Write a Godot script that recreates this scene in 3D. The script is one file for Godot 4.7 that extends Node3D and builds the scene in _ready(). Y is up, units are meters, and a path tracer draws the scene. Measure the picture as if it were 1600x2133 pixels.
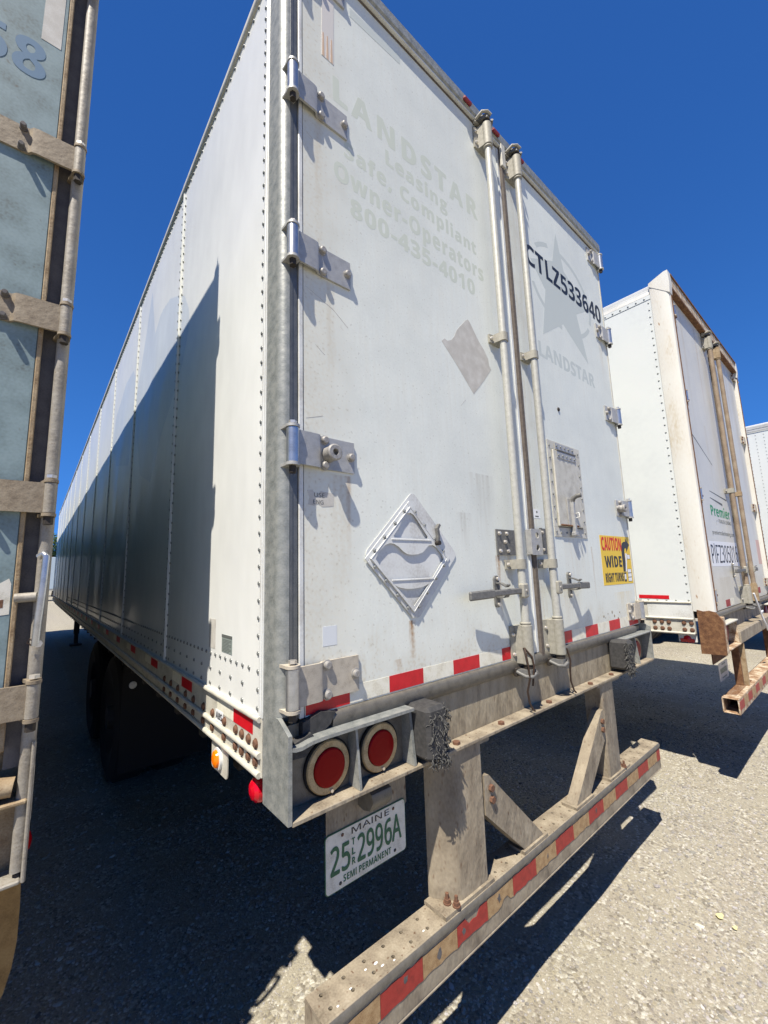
extends Node3D
# A row of parked semi trailers seen from behind with a wide phone lens. x across the rear of the middle trailer, y up, z towards the viewer.

const G := 0.06          # ground level
var M := {}              # materials
var wp := {}             # world position of every node that has children
var used := {}           # names already taken, per parent
var rng := RandomNumberGenerator.new()

# ---------------------------------------------------------------- mesh collector
class Surf:
	var v := PackedVector3Array()
	var n := PackedVector3Array()
	var u := PackedVector2Array()

class Mb:
	var s := {}

	func sf(m) -> Surf:
		if not s.has(m):
			s[m] = Surf.new()
		return s[m]

	func tri(m, a: Vector3, b: Vector3, c: Vector3, na: Vector3, nb: Vector3, nc: Vector3, ua := Vector2(), ub := Vector2(), uc := Vector2()):
		var f := sf(m)
		if (b - a).cross(c - a).dot(na + nb + nc) > 0.0:   # front faces run clockwise
			f.v.append(a); f.v.append(c); f.v.append(b)
			f.n.append(na); f.n.append(nc); f.n.append(nb)
			f.u.append(ua); f.u.append(uc); f.u.append(ub)
		else:
			f.v.append(a); f.v.append(b); f.v.append(c)
			f.n.append(na); f.n.append(nb); f.n.append(nc)
			f.u.append(ua); f.u.append(ub); f.u.append(uc)

	func quad(m, a: Vector3, b: Vector3, c: Vector3, d: Vector3, n: Vector3):
		tri(m, a, b, c, n, n, n, Vector2(0, 1), Vector2(1, 1), Vector2(1, 0))
		tri(m, a, c, d, n, n, n, Vector2(0, 1), Vector2(1, 0), Vector2(0, 0))

	func qn(m, a: Vector3, b: Vector3, c: Vector3, d: Vector3, na: Vector3, nb: Vector3, nc: Vector3, nd: Vector3):
		tri(m, a, b, c, na, nb, nc)
		tri(m, a, c, d, na, nc, nd)

	func box(m, lo: Vector3, hi: Vector3, bev := 0.0015, xf := Transform3D.IDENTITY):
		var c := (lo + hi) * 0.5
		var h := (hi - lo) * 0.5
		bev = minf(bev, minf(h.x, minf(h.y, h.z)) * 0.8)
		for ax in 3:
			var b := (ax + 1) % 3
			var d := (ax + 2) % 3
			for sg: float in [-1.0, 1.0]:
				var n := Vector3(); n[ax] = sg
				var q := []
				for k in [[-1, -1], [1, -1], [1, 1], [-1, 1]]:
					var p := Vector3()
					p[ax] = sg * h[ax]; p[b] = k[0] * (h[b] - bev); p[d] = k[1] * (h[d] - bev)
					q.append(xf * (c + p))
				quad(m, q[0], q[1], q[2], q[3], (xf.basis * n).normalized())
		if bev <= 0.0:
			return
		for ax in 3:      # edges that run along ax
			var b := (ax + 1) % 3
			var d := (ax + 2) % 3
			for s1: float in [-1.0, 1.0]:
				for s2: float in [-1.0, 1.0]:
					var q := []
					for k in [[0, -1], [0, 1], [1, 1], [1, -1]]:
						var p := Vector3()
						p[ax] = k[1] * (h[ax] - bev)
						p[b] = s1 * (h[b] - (bev if k[0] == 1 else 0.0))
						p[d] = s2 * (h[d] - (bev if k[0] == 0 else 0.0))
						q.append(xf * (c + p))
					var n := Vector3(); n[b] = s1; n[d] = s2
					quad(m, q[0], q[1], q[2], q[3], (xf.basis * n).normalized())
		for sx: float in [-1.0, 1.0]:
			for sy: float in [-1.0, 1.0]:
				for sz: float in [-1.0, 1.0]:
					var g := Vector3(sx, sy, sz)
					var q := []
					for ax in 3:
						var p := Vector3()
						for i in 3:
							p[i] = g[i] * (h[i] - (0.0 if i == ax else bev))
						q.append(xf * (c + p))
					var n := (xf.basis * g).normalized()
					tri(m, q[0], q[1], q[2], n, n, n)

	# polygon in local xy, extruded along local z from 0 to depth
	func prism(m, pts: PackedVector2Array, xf: Transform3D, depth: float, smooth := 50.0):
		var cnt := pts.size()
		var area := 0.0
		for i in cnt:
			var a := pts[i]; var b := pts[(i + 1) % cnt]
			area += a.x * b.y - b.x * a.y
		var sg := 1.0 if area > 0.0 else -1.0
		var en := []
		for i in cnt:
			var e := (pts[(i + 1) % cnt] - pts[i]).normalized()
			en.append(Vector2(e.y, -e.x) * sg)
		var cs := cos(deg_to_rad(smooth))
		for i in cnt:
			var j := (i + 1) % cnt
			var n0: Vector2 = en[i]; var n1: Vector2 = en[i]
			var pn: Vector2 = en[(i + cnt - 1) % cnt]; var nn: Vector2 = en[j]
			if n0.dot(pn) > cs: n0 = (n0 + pn).normalized()
			if n1.dot(nn) > cs: n1 = (n1 + nn).normalized()
			var a := xf * Vector3(pts[i].x, pts[i].y, 0); var b := xf * Vector3(pts[j].x, pts[j].y, 0)
			var c := xf * Vector3(pts[j].x, pts[j].y, depth); var d := xf * Vector3(pts[i].x, pts[i].y, depth)
			var w0 := (xf.basis * Vector3(n0.x, n0.y, 0)).normalized(); var w1 := (xf.basis * Vector3(n1.x, n1.y, 0)).normalized()
			qn(m, a, b, c, d, w0, w1, w1, w0)
		var t := Geometry2D.triangulate_polygon(pts)
		var nz := (xf.basis * Vector3(0, 0, 1)).normalized() * signf(depth)
		for k in range(0, t.size(), 3):
			var a := pts[t[k]]; var b := pts[t[k + 1]]; var c := pts[t[k + 2]]
			tri(m, xf * Vector3(a.x, a.y, depth), xf * Vector3(b.x, b.y, depth), xf * Vector3(c.x, c.y, depth), nz, nz, nz)
			tri(m, xf * Vector3(a.x, a.y, 0), xf * Vector3(b.x, b.y, 0), xf * Vector3(c.x, c.y, 0), -nz, -nz, -nz)

	# thick line in the plane given by xf (local xy), extruded along local z
	func strip(m, path: PackedVector2Array, th: float, xf: Transform3D, depth: float):
		var l := PackedVector2Array(); var r := PackedVector2Array()
		for i in path.size():
			var d0 := (path[i] - path[maxi(i - 1, 0)]).normalized() if i > 0 else (path[1] - path[0]).normalized()
			var d1 := (path[mini(i + 1, path.size() - 1)] - path[i]).normalized() if i < path.size() - 1 else d0
			var t := (d0 + d1).normalized()
			var n := Vector2(-t.y, t.x) * th * 0.5 / maxf(0.5, t.dot(d0))
			l.append(path[i] + n); r.append(path[i] - n)
		r.reverse()
		l.append_array(r)
		prism(m, l, xf, depth, 35.0)

	func frame(axis: Vector3) -> Basis:
		var z := axis.normalized()
		var x := z.cross(Vector3.UP if absf(z.y) < 0.9 else Vector3.RIGHT).normalized()
		return Basis(x, z.cross(x), z)

	func lathe(m, o: Vector3, axis: Vector3, prof: Array, seg := 14, cap0 := true, cap1 := true):
		var b := frame(axis)
		for i in prof.size() - 1:
			var p: Vector2 = prof[i]; var q: Vector2 = prof[i + 1]
			var e := (q - p)
			if e.length() < 1e-7: continue
			var nl := Vector2(e.y, -e.x).normalized()
			for k in seg:
				var a0 := TAU * k / seg; var a1 := TAU * (k + 1) / seg
				var d0 := b * Vector3(cos(a0), sin(a0), 0); var d1 := b * Vector3(cos(a1), sin(a1), 0)
				var n0 := (d0 * nl.x + b.z * nl.y).normalized(); var n1 := (d1 * nl.x + b.z * nl.y).normalized()
				if p.x > 1e-6:
					tri(m, o + d0 * p.x + b.z * p.y, o + d1 * p.x + b.z * p.y, o + d1 * q.x + b.z * q.y, n0, n1, n1)
				if q.x > 1e-6:
					tri(m, o + d0 * p.x + b.z * p.y, o + d1 * q.x + b.z * q.y, o + d0 * q.x + b.z * q.y, n0, n1, n0)
		for e in [0, 1]:
			if (cap0 if e == 0 else cap1) and prof[0 if e == 0 else -1].x > 1e-6:
				var p: Vector2 = prof[0 if e == 0 else -1]
				var n := -b.z if e == 0 else b.z
				for k in seg:
					var a0 := TAU * k / seg; var a1 := TAU * (k + 1) / seg
					tri(m, o + b.z * p.y, o + b * Vector3(cos(a0) * p.x, sin(a0) * p.x, p.y), o + b * Vector3(cos(a1) * p.x, sin(a1) * p.x, p.y), n, n, n)

	func cyl(m, a: Vector3, b: Vector3, r: float, seg := 14, r2 := -1.0, bev := 0.0):
		var l := (b - a).length()
		if r2 < 0.0: r2 = r
		if bev > 0.0:
			lathe(m, a, b - a, [Vector2(r - bev, 0), Vector2(r, bev), Vector2(r2, l - bev), Vector2(r2 - bev, l)], seg)
		else:
			lathe(m, a, b - a, [Vector2(r, 0), Vector2(r2, l)], seg)

	func dome(m, c: Vector3, n: Vector3, r: float, h: float, seg := 8):
		var f := n.normalized()
		var b := frame(f)
		var prof := [Vector2(r, 0), Vector2(r * 0.82, h * 0.62), Vector2(0, h)]
		var nr := [Vector2(1, 0.3).normalized(), Vector2(0.6, 0.8).normalized(), Vector2(0, 1)]
		for i in 2:
			for k in seg:
				var a0 := TAU * k / seg; var a1 := TAU * (k + 1) / seg
				var d0 := b * Vector3(cos(a0), sin(a0), 0); var d1 := b * Vector3(cos(a1), sin(a1), 0)
				var p: Vector2 = prof[i]; var q: Vector2 = prof[i + 1]
				var u: Vector2 = nr[i]; var w: Vector2 = nr[i + 1]
				tri(m, c + d0 * p.x + f * p.y, c + d1 * p.x + f * p.y, c + d1 * q.x + f * q.y, d0 * u.x + f * u.y, d1 * u.x + f * u.y, d1 * w.x + f * w.y)
				if q.x > 0.0:
					tri(m, c + d0 * p.x + f * p.y, c + d1 * q.x + f * q.y, c + d0 * q.x + f * q.y, d0 * u.x + f * u.y, d1 * w.x + f * w.y, d0 * w.x + f * w.y)

	func hexa(m, c: Vector3, n: Vector3, r: float, h: float, turn := 0.0):
		var b := frame(n)
		var pts := PackedVector2Array()
		for k in 6:
			pts.append(Vector2(cos(turn + TAU * k / 6), sin(turn + TAU * k / 6)) * r)
		prism(m, pts, Transform3D(b, c), h, 10.0)

	func tube(m, pts: PackedVector3Array, r: float, seg := 8, r_end := -1.0):
		var fr := frame(pts[1] - pts[0])
		var prev := []
		for i in pts.size():
			var t := (pts[mini(i + 1, pts.size() - 1)] - pts[maxi(i - 1, 0)]).normalized()
			var x := (fr.x - t * fr.x.dot(t)).normalized()
			fr = Basis(x, t.cross(x), t)
			var rr := r if r_end < 0.0 else lerpf(r, r_end, float(i) / (pts.size() - 1))
			var ring := []
			for k in seg + 1:
				var d := fr.x * cos(TAU * k / seg) + fr.y * sin(TAU * k / seg)
				ring.append([pts[i] + d * rr, d])
			if i > 0:
				for k in seg:
					qn(m, prev[k][0], prev[k + 1][0], ring[k + 1][0], ring[k][0], prev[k][1], prev[k + 1][1], ring[k + 1][1], ring[k][1])
			if i == 0 or i == pts.size() - 1:
				var nn := -t if i == 0 else t
				for k in seg:
					tri(m, pts[i], ring[k][0], ring[k + 1][0], nn, nn, nn)
			prev = ring

	# flat plate cell (u, v span it from o) with a round hole and the hole's wall
	func holed(m, o: Vector3, u: Vector3, v: Vector3, hc: Vector2, r: float, n: Vector3, deep: float, seg := 12):
		var lu := u.length(); var lv := v.length()
		var du := u / lu; var dv := v / lv
		var ang := []
		for k in seg: ang.append(TAU * k / seg)
		for cor in [Vector2(0, 0), Vector2(lu, 0), Vector2(lu, lv), Vector2(0, lv)]:
			ang.append(fposmod((cor - hc).angle(), TAU))
		ang.sort()
		var inn := []; var out := []
		for a: float in ang:
			var d := Vector2(cos(a), sin(a))
			var t := 1e9
			if d.x > 1e-6: t = minf(t, (lu - hc.x) / d.x)
			if d.x < -1e-6: t = minf(t, -hc.x / d.x)
			if d.y > 1e-6: t = minf(t, (lv - hc.y) / d.y)
			if d.y < -1e-6: t = minf(t, -hc.y / d.y)
			var pi := hc + d * r; var po := hc + d * t
			inn.append(o + du * pi.x + dv * pi.y); out.append(o + du * po.x + dv * po.y)
		for k in ang.size():
			var j := (k + 1) % ang.size()
			if (inn[j] - inn[k]).length() < 1e-6: continue
			quad(m, inn[k], inn[j], out[j], out[k], n)
			var c := o + du * hc.x + dv * hc.y
			var wn: Vector3 = (c - (inn[k] + inn[j]) * 0.5).normalized()
			quad(m, inn[k], inn[j], inn[j] - n * deep, inn[k] - n * deep, wn)

# ---------------------------------------------------------------- scene tree helpers
func numbered(parent: Node, called: String) -> String:
	var key := str(parent.get_instance_id()) + called
	var k: int = used.get(key, 0)
	used[key] = k + 1
	return called if k == 0 else "%s_%03d" % [called, k]

func thing(called: String, label: String, category: String, at: Vector3, group := "") -> Node3D:
	var o := Node3D.new()
	o.name = numbered(self, called)
	add_child(o, true)
	o.position = at
	wp[o] = at
	o.set_meta("label", label); o.set_meta("category", category)
	if group: o.set_meta("group", group)
	return o

func commit(mb: Mb) -> Array:
	var lo := Vector3.INF; var hi := -Vector3.INF
	for m in mb.s:
		for p in mb.s[m].v:
			lo = lo.min(p); hi = hi.max(p)
	var c := (lo + hi) * 0.5
	var am := ArrayMesh.new()
	for m in mb.s:
		var f: Surf = mb.s[m]
		var v := f.v
		for i in v.size(): v[i] -= c
		var a := []
		a.resize(Mesh.ARRAY_MAX)
		a[Mesh.ARRAY_VERTEX] = v; a[Mesh.ARRAY_NORMAL] = f.n; a[Mesh.ARRAY_TEX_UV] = f.u
		am.add_surface_from_arrays(Mesh.PRIMITIVE_TRIANGLES, a)
		am.surface_set_material(am.get_surface_count() - 1, M[m])
	return [am, c]

func part(called: String, mb: Mb, parent: Node3D, label := "", kind := "") -> MeshInstance3D:
	var r := commit(mb)
	var o := MeshInstance3D.new()
	o.name = numbered(parent, called)
	o.mesh = r[0]
	parent.add_child(o, true)
	o.position = r[1] - wp.get(parent, Vector3.ZERO)
	wp[o] = r[1]
	if label: o.set_meta("label", label)
	if kind: o.set_meta("kind", kind)
	return o

func shared(called: String, mesh: Mesh, parent: Node3D, at: Vector3) -> MeshInstance3D:
	var o := MeshInstance3D.new()
	o.name = numbered(parent, called)
	o.mesh = mesh
	parent.add_child(o, true)
	o.position = at - wp.get(parent, Vector3.ZERO)
	wp[o] = at
	return o

# lettering: left edge x, baseline y, cap height, total width; facing +z (turn 0) or -x (turn -90)
func letters(called: String, txt: String, parent: Node3D, at: Vector3, cap: float, width: float, m: String, bold := 800, face := "Droid Sans", turn := 0.0, thick := 0.0005, gap := 0, wide := 0.0) -> MeshInstance3D:
	var sf := SystemFont.new()
	sf.font_names = PackedStringArray([face]); sf.font_weight = 700 if bold >= 600 else 400
	var f := FontVariation.new()
	f.base_font = sf
	f.spacing_glyph = gap
	var t := TextMesh.new()
	t.font = f; t.text = txt.replace("I", "l") if txt == txt.to_upper() else txt; t.font_size = 64; t.pixel_size = 0.01; t.depth = 0.1; t.curve_step = 2.0
	t.horizontal_alignment = HORIZONTAL_ALIGNMENT_LEFT; t.vertical_alignment = VERTICAL_ALIGNMENT_BOTTOM
	t.material = M[m]
	var bb := t.get_aabb()
	var ref := TextMesh.new()
	ref.font = f; ref.text = "H"; ref.font_size = 64; ref.pixel_size = 0.01; ref.depth = 0.1
	ref.horizontal_alignment = HORIZONTAL_ALIGNMENT_LEFT; ref.vertical_alignment = VERTICAL_ALIGNMENT_BOTTOM
	var rb := ref.get_aabb()
	var sx := width / bb.size.x; var sy := cap / rb.size.y
	var o := MeshInstance3D.new()
	o.name = numbered(parent, called)
	o.mesh = t
	if wide > 0.0:      # heavier strokes than the font has
		var src := t.get_mesh_arrays()
		var v: PackedVector3Array = src[Mesh.ARRAY_VERTEX]
		var am := ArrayMesh.new()
		var k := 0
		for off in [Vector2(-1, 0.35), Vector2(1, -0.35), Vector2(0.35, 1), Vector2(-0.35, -1)]:
			var v2_ := PackedVector3Array(); v2_.resize(v.size())
			for i in v.size(): v2_[i] = v[i] + Vector3(off.x * wide, off.y * wide, k * 0.012)
			var a2 := src.duplicate()
			a2[Mesh.ARRAY_VERTEX] = v2_
			am.add_surface_from_arrays(Mesh.PRIMITIVE_TRIANGLES, a2)
			am.surface_set_material(k, M[m])
			k += 1
		o.mesh = am
	parent.add_child(o, true)
	var bas := Basis(Vector3.UP, deg_to_rad(turn))
	var off := bas * Vector3(-bb.position.x * sx, -rb.position.y * sy, 0)
	o.transform = Transform3D(bas * Basis.from_scale(Vector3(sx, sy, thick / 0.1)), at + off - wp.get(parent, Vector3.ZERO))
	wp[o] = at + off
	return o

# ---------------------------------------------------------------- textures and materials
func noise(seed_: int, freq: float, oct := 4, type := FastNoiseLite.TYPE_SIMPLEX_SMOOTH) -> FastNoiseLite:
	var n := FastNoiseLite.new()
	n.seed = seed_; n.frequency = freq; n.noise_type = type
	n.fractal_type = FastNoiseLite.FRACTAL_FBM if oct > 1 else FastNoiseLite.FRACTAL_NONE
	n.fractal_octaves = oct
	return n

# seamless mottled texture: coarse clouds, fine grain and specks between the colours of a gradient
func mottle(size: int, seed_: int, cols: Array, coarse := 0.012, fine := 0.15, fine_amt := 0.35, speck := 0.0, speck_col := Color.BLACK) -> ImageTexture:
	var a := noise(seed_, coarse, 5).get_seamless_image(size, size).get_data()
	var b := noise(seed_ + 7, fine, 3).get_seamless_image(size, size).get_data()
	var c := noise(seed_ + 13, 0.09, 2).get_seamless_image(size, size).get_data()
	var lut := []
	for i in 256:
		var t := float(i) / 255.0 * (cols.size() - 1)
		var k := mini(int(t), cols.size() - 2)
		lut.append((cols[k] as Color).lerp(cols[k + 1], t - k))
	var d := PackedByteArray(); d.resize(size * size * 3)
	for i in size * size:
		var t := clampf(float(a[i]) * (1.0 - fine_amt) + float(b[i]) * fine_amt, 0, 255)
		var q: Color = lut[int(t)]
		if speck > 0.0 and float(c[i]) > 255.0 * (1.0 - speck):
			q = q.lerp(speck_col, clampf((float(c[i]) / 255.0 - (1.0 - speck)) * 9.0, 0, 0.85))
		d[i * 3] = int(clampf(q.r * 255.0, 0, 255)); d[i * 3 + 1] = int(clampf(q.g * 255.0, 0, 255)); d[i * 3 + 2] = int(clampf(q.b * 255.0, 0, 255))
	var im := Image.create_from_data(size, size, false, Image.FORMAT_RGB8, d)
	return ImageTexture.create_from_image(im)

func bump(size: int, seed_: int, freq: float, strength: float, oct := 4) -> ImageTexture:
	var im := noise(seed_, freq, oct).get_seamless_image(size, size)
	im.convert(Image.FORMAT_RGBA8)
	im.bump_map_to_normal_map(strength)
	return ImageTexture.create_from_image(im)

func mat(called: String, col: Color, rough := 0.6, metal := 0.0, tex: Texture2D = null, scale_ := 2.0, nrm: Texture2D = null, nscale := 0.5) -> StandardMaterial3D:
	var m := StandardMaterial3D.new()
	m.albedo_color = col; m.roughness = rough; m.metallic = metal
	if tex:
		m.albedo_texture = tex
	if nrm:
		m.normal_enabled = true; m.normal_texture = nrm; m.normal_scale = nscale
	if tex or nrm:
		m.uv1_triplanar = true; m.uv1_world_triplanar = true; m.uv1_scale = Vector3.ONE * scale_
	M[called] = m
	return m

func lin(r: float, g: float, b: float) -> Color:
	return Color(r, g, b).linear_to_srgb()

# paint of a door with what the years left on it. marks: [x, y, width, length, colour, strength] run downwards
func door_paint(seed_: int, w: float, h: float, res: int, base: Color, dirt: Color, low: float, side: float, marks: Array) -> StandardMaterial3D:
	var px := res; var py := int(res * h / w)
	var n1 := noise(seed_, 0.9, 4); var n2 := noise(seed_ + 1, 6.0, 3); var n3 := noise(seed_ + 2, 60.0, 2); var n4 := noise(seed_ + 3, 14.0, 2)
	var d := PackedByteArray(); d.resize(px * py * 3)
	for j in py:
		var y := h * (1.0 - (j + 0.5) / py)
		for i in px:
			var x := w * (i + 0.5) / px
			var a := n1.get_noise_2d(x, y); var b := n2.get_noise_2d(x, y); var g := n3.get_noise_2d(x, y)
			var st := n4.get_noise_2d(x * 3.0, y * 0.18)
			var q := base
			var f := 1.0 + a * 0.05 + b * 0.025 + g * 0.02
			q = Color(q.r * f, q.g * f, q.b * f)
			var k := clampf(0.05 + st * 0.22 + b * 0.18 + a * 0.15, 0, 1) * 0.30
			var lo := clampf(1.0 - (y + b * 0.12 + st * 0.07) / low, 0, 1)        # splashed dust, broken by grain
			var sd := clampf(1.0 - (x + b * 0.05 + st * 0.06) / side, 0, 1)
			k += lo * (0.15 + 0.35 * clampf(g * 2.0 + 0.4, 0, 1)) + sd * (0.2 + 0.2 * clampf(g * 2.0 + 0.4, 0, 1))
			q = q.lerp(dirt, clampf(k, 0, 0.75))
			if g > 0.60: q = q.lerp(Color(0.45, 0.43, 0.38), clampf((g - 0.60) * 5.0, 0, 0.22))
			for e in marks:
				var dy: float = e[1] - y
				if dy > 0.0 and dy < e[3]:
					var dx: float = absf(x - e[0] + b * 0.006) / (e[2] * (1.0 - 0.3 * dy / e[3]))
					if dx < 1.0:
						q = q.lerp(e[4], clampf((1.0 - dx * dx) * e[5] * (1.0 - dy / e[3]) * (0.65 + 0.7 * st + 0.5 * g), 0, 0.9))
			var o := (j * px + i) * 3
			d[o] = int(clampf(q.r * 255, 0, 255)); d[o + 1] = int(clampf(q.g * 255, 0, 255)); d[o + 2] = int(clampf(q.b * 255, 0, 255))
	var m := StandardMaterial3D.new()
	m.albedo_texture = ImageTexture.create_from_image(Image.create_from_data(px, py, false, Image.FORMAT_RGB8, d))
	m.roughness = 0.42
	return m

func make_materials():
	var fine := bump(256, 5, 0.06, 2.0)
	var wavy := bump(256, 9, 0.012, 3.0, 2)
	mat("white_side", Color.WHITE, 0.22, 0.0, mottle(256, 21, [Color(0.835, 0.850, 0.840), Color(0.872, 0.880, 0.865), Color(0.885, 0.892, 0.878)], 0.01, 0.2, 0.25), 0.6)
	mat("white_trim", Color.WHITE, 0.4, 0.0, mottle(256, 22, [Color(0.66, 0.65, 0.62), Color(0.80, 0.81, 0.80), Color(0.84, 0.85, 0.84)], 0.01, 0.2, 0.35), 1.5)
	mat("white_far", Color.WHITE, 0.35, 0.0, mottle(256, 23, [Color(0.76, 0.78, 0.78), Color(0.80, 0.82, 0.815), Color(0.815, 0.83, 0.825)], 0.01, 0.15, 0.25), 0.5)
	mat("roof", Color(0.75, 0.76, 0.76), 0.4)
	mat("galv", Color.WHITE, 0.48, 0.25, mottle(256, 31, [Color(0.39, 0.405, 0.395), Color(0.50, 0.515, 0.505), Color(0.58, 0.59, 0.575), Color(0.63, 0.625, 0.585)], 0.03, 0.2, 0.4, 0.12, Color(0.52, 0.47, 0.40)), 3.0, fine, 0.25)
	mat("galv_shaded", Color.WHITE, 0.4, 0.35, mottle(256, 32, [Color(0.29, 0.30, 0.30), Color(0.39, 0.40, 0.40), Color(0.46, 0.46, 0.45)], 0.02, 0.2, 0.35), 3.0)  # darker copy of galv, shade of the rear-facing side put into the colour
	mat("sill", Color.WHITE, 0.75, 0.05, mottle(256, 33, [Color(0.41, 0.37, 0.305), Color(0.535, 0.495, 0.415), Color(0.61, 0.57, 0.485), Color(0.67, 0.63, 0.545)], 0.02, 0.25, 0.35, 0.16, Color(0.38, 0.30, 0.23)), 2.2, fine, 0.4)
	M["sill"].uv1_scale = Vector3(3.2, 0.7, 3.2)
	mat("steel_tan", Color.WHITE, 0.75, 0.0, mottle(256, 34, [Color(0.33, 0.295, 0.245), Color(0.49, 0.45, 0.385), Color(0.58, 0.54, 0.465), Color(0.67, 0.635, 0.565)], 0.018, 0.22, 0.35, 0.2, Color(0.34, 0.25, 0.18)), 2.0, fine, 0.4)
	M["steel_tan"].uv1_scale = Vector3(2.2, 0.9, 2.2)
	mat("rail_rub", Color.WHITE, 0.5, 0.2, mottle(256, 35, [Color(0.30, 0.29, 0.265), Color(0.41, 0.395, 0.36), Color(0.48, 0.465, 0.425)], 0.03, 0.25, 0.4), 3.0, fine, 0.25)
	mat("alu", Color.WHITE, 0.42, 0.3, mottle(256, 36, [Color(0.60, 0.60, 0.58), Color(0.74, 0.74, 0.72), Color(0.80, 0.80, 0.78)], 0.02, 0.2, 0.4, 0.08, Color(0.5, 0.45, 0.38)), 2.0)
	mat("alu_dusty", Color.WHITE, 0.55, 0.15, mottle(256, 37, [Color(0.62, 0.60, 0.55), Color(0.76, 0.75, 0.70), Color(0.82, 0.81, 0.77)], 0.02, 0.25, 0.45, 0.08, Color(0.5, 0.43, 0.35)), 2.5)
	mat("zinc", Color.WHITE, 0.32, 0.85, mottle(256, 38, [Color(0.60, 0.61, 0.62), Color(0.74, 0.75, 0.76), Color(0.80, 0.81, 0.82)], 0.03, 0.2, 0.4), 4.0)
	mat("strap", Color.WHITE, 0.5, 0.3, mottle(256, 39, [Color(0.55, 0.55, 0.54), Color(0.66, 0.66, 0.65), Color(0.72, 0.72, 0.70)], 0.03, 0.22, 0.4, 0.1, Color(0.5, 0.44, 0.38)), 4.0)
	mat("strap_dusty", Color.WHITE, 0.7, 0.1, mottle(256, 40, [Color(0.58, 0.55, 0.50), Color(0.70, 0.67, 0.61), Color(0.75, 0.72, 0.66)], 0.03, 0.22, 0.4, 0.1, Color(0.5, 0.42, 0.34)), 4.0)
	mat("rod", Color.WHITE, 0.5, 0.2, mottle(256, 41, [Color(0.58, 0.58, 0.55), Color(0.69, 0.69, 0.66), Color(0.74, 0.74, 0.71)], 0.04, 0.22, 0.4, 0.08, Color(0.55, 0.5, 0.42)), 3.0)
	mat("cast", Color.WHITE, 0.6, 0.3, mottle(256, 42, [Color(0.32, 0.32, 0.31), Color(0.43, 0.43, 0.42), Color(0.52, 0.51, 0.49)], 0.04, 0.25, 0.45), 5.0, fine, 0.4)
	mat("housing", Color.WHITE, 0.6, 0.1, mottle(256, 43, [Color(0.47, 0.46, 0.415), Color(0.59, 0.58, 0.535), Color(0.66, 0.65, 0.605)], 0.04, 0.25, 0.45, 0.1, Color(0.5, 0.43, 0.35)), 4.0)
	mat("cam", Color(0.20, 0.18, 0.16), 0.7, 0.2)
	mat("wire", Color(0.24, 0.18, 0.14), 0.7, 0.2)
	mat("bolt", Color.WHITE, 0.5, 0.25, mottle(128, 44, [Color(0.45, 0.44, 0.42), Color(0.60, 0.59, 0.57), Color(0.68, 0.67, 0.65)], 0.05, 0.25, 0.4), 12.0)
	mat("bolt_bright", Color(0.86, 0.84, 0.80), 0.3, 0.7)
	mat("bolt_rust", Color.WHITE, 0.85, 0.0, mottle(128, 45, [Color(0.24, 0.16, 0.12), Color(0.40, 0.28, 0.21), Color(0.52, 0.40, 0.31)], 0.06, 0.3, 0.5), 14.0)
	mat("rivet", Color(0.55, 0.56, 0.55), 0.45, 0.3)
	mat("rivet_white", Color(0.50, 0.51, 0.50), 0.4, 0.4)
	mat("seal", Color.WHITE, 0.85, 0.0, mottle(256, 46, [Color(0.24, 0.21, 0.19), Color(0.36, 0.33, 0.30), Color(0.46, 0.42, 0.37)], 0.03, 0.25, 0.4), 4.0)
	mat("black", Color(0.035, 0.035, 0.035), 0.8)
	mat("rubber", Color.WHITE, 0.8, 0.0, mottle(256, 47, [Color(0.13, 0.13, 0.13), Color(0.22, 0.22, 0.22), Color(0.32, 0.31, 0.30)], 0.03, 0.3, 0.45), 6.0)
	mat("frayed", Color.WHITE, 0.85, 0.0, mottle(128, 48, [Color(0.13, 0.13, 0.13), Color(0.30, 0.30, 0.29), Color(0.52, 0.51, 0.49)], 0.08, 0.3, 0.5), 12.0)
	mat("tyre", Color(0.07, 0.07, 0.07), 0.85)
	mat("under", Color(0.16, 0.15, 0.14), 0.8)
	mat("red_tape", Color.WHITE, 0.4, 0.0, mottle(128, 49, [Color(0.66, 0.06, 0.10), Color(0.76, 0.08, 0.13), Color(0.80, 0.12, 0.17)], 0.03, 0.2, 0.4), 5.0)
	mat("white_tape", Color.WHITE, 0.45, 0.0, mottle(128, 50, [Color(0.76, 0.73, 0.64), Color(0.87, 0.86, 0.79), Color(0.91, 0.90, 0.85)], 0.03, 0.2, 0.4), 5.0)
	mat("red_aged", Color.WHITE, 0.55, 0.0, mottle(128, 51, [Color(0.44, 0.13, 0.11), Color(0.60, 0.16, 0.14), Color(0.64, 0.24, 0.20)], 0.04, 0.25, 0.45), 8.0)
	mat("tan_aged", Color.WHITE, 0.6, 0.0, mottle(128, 52, [Color(0.42, 0.30, 0.19), Color(0.62, 0.51, 0.36), Color(0.74, 0.65, 0.50)], 0.03, 0.25, 0.5), 8.0)
	mat("red_lens", Color(0.52, 0.0, 0.03), 0.3).metallic_specular = 0.25
	mat("red_lamp", Color(0.72, 0.03, 0.12), 0.12)
	mat("red_dull", Color(0.5, 0.14, 0.16), 0.4)
	mat("amber", Color(0.95, 0.48, 0.04), 0.2)
	mat("lamp_ring", Color.WHITE, 0.7, 0.0, mottle(128, 53, [Color(0.50, 0.40, 0.26), Color(0.72, 0.63, 0.46), Color(0.78, 0.71, 0.56)], 0.03, 0.2, 0.5), 8.0)
	mat("ghost", Color(0.765, 0.788, 0.735), 0.5)
	mat("ghost_cool", Color(0.735, 0.763, 0.745), 0.5)
	mat("ghost_side", Color(0.70, 0.735, 0.76), 0.22)
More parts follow.
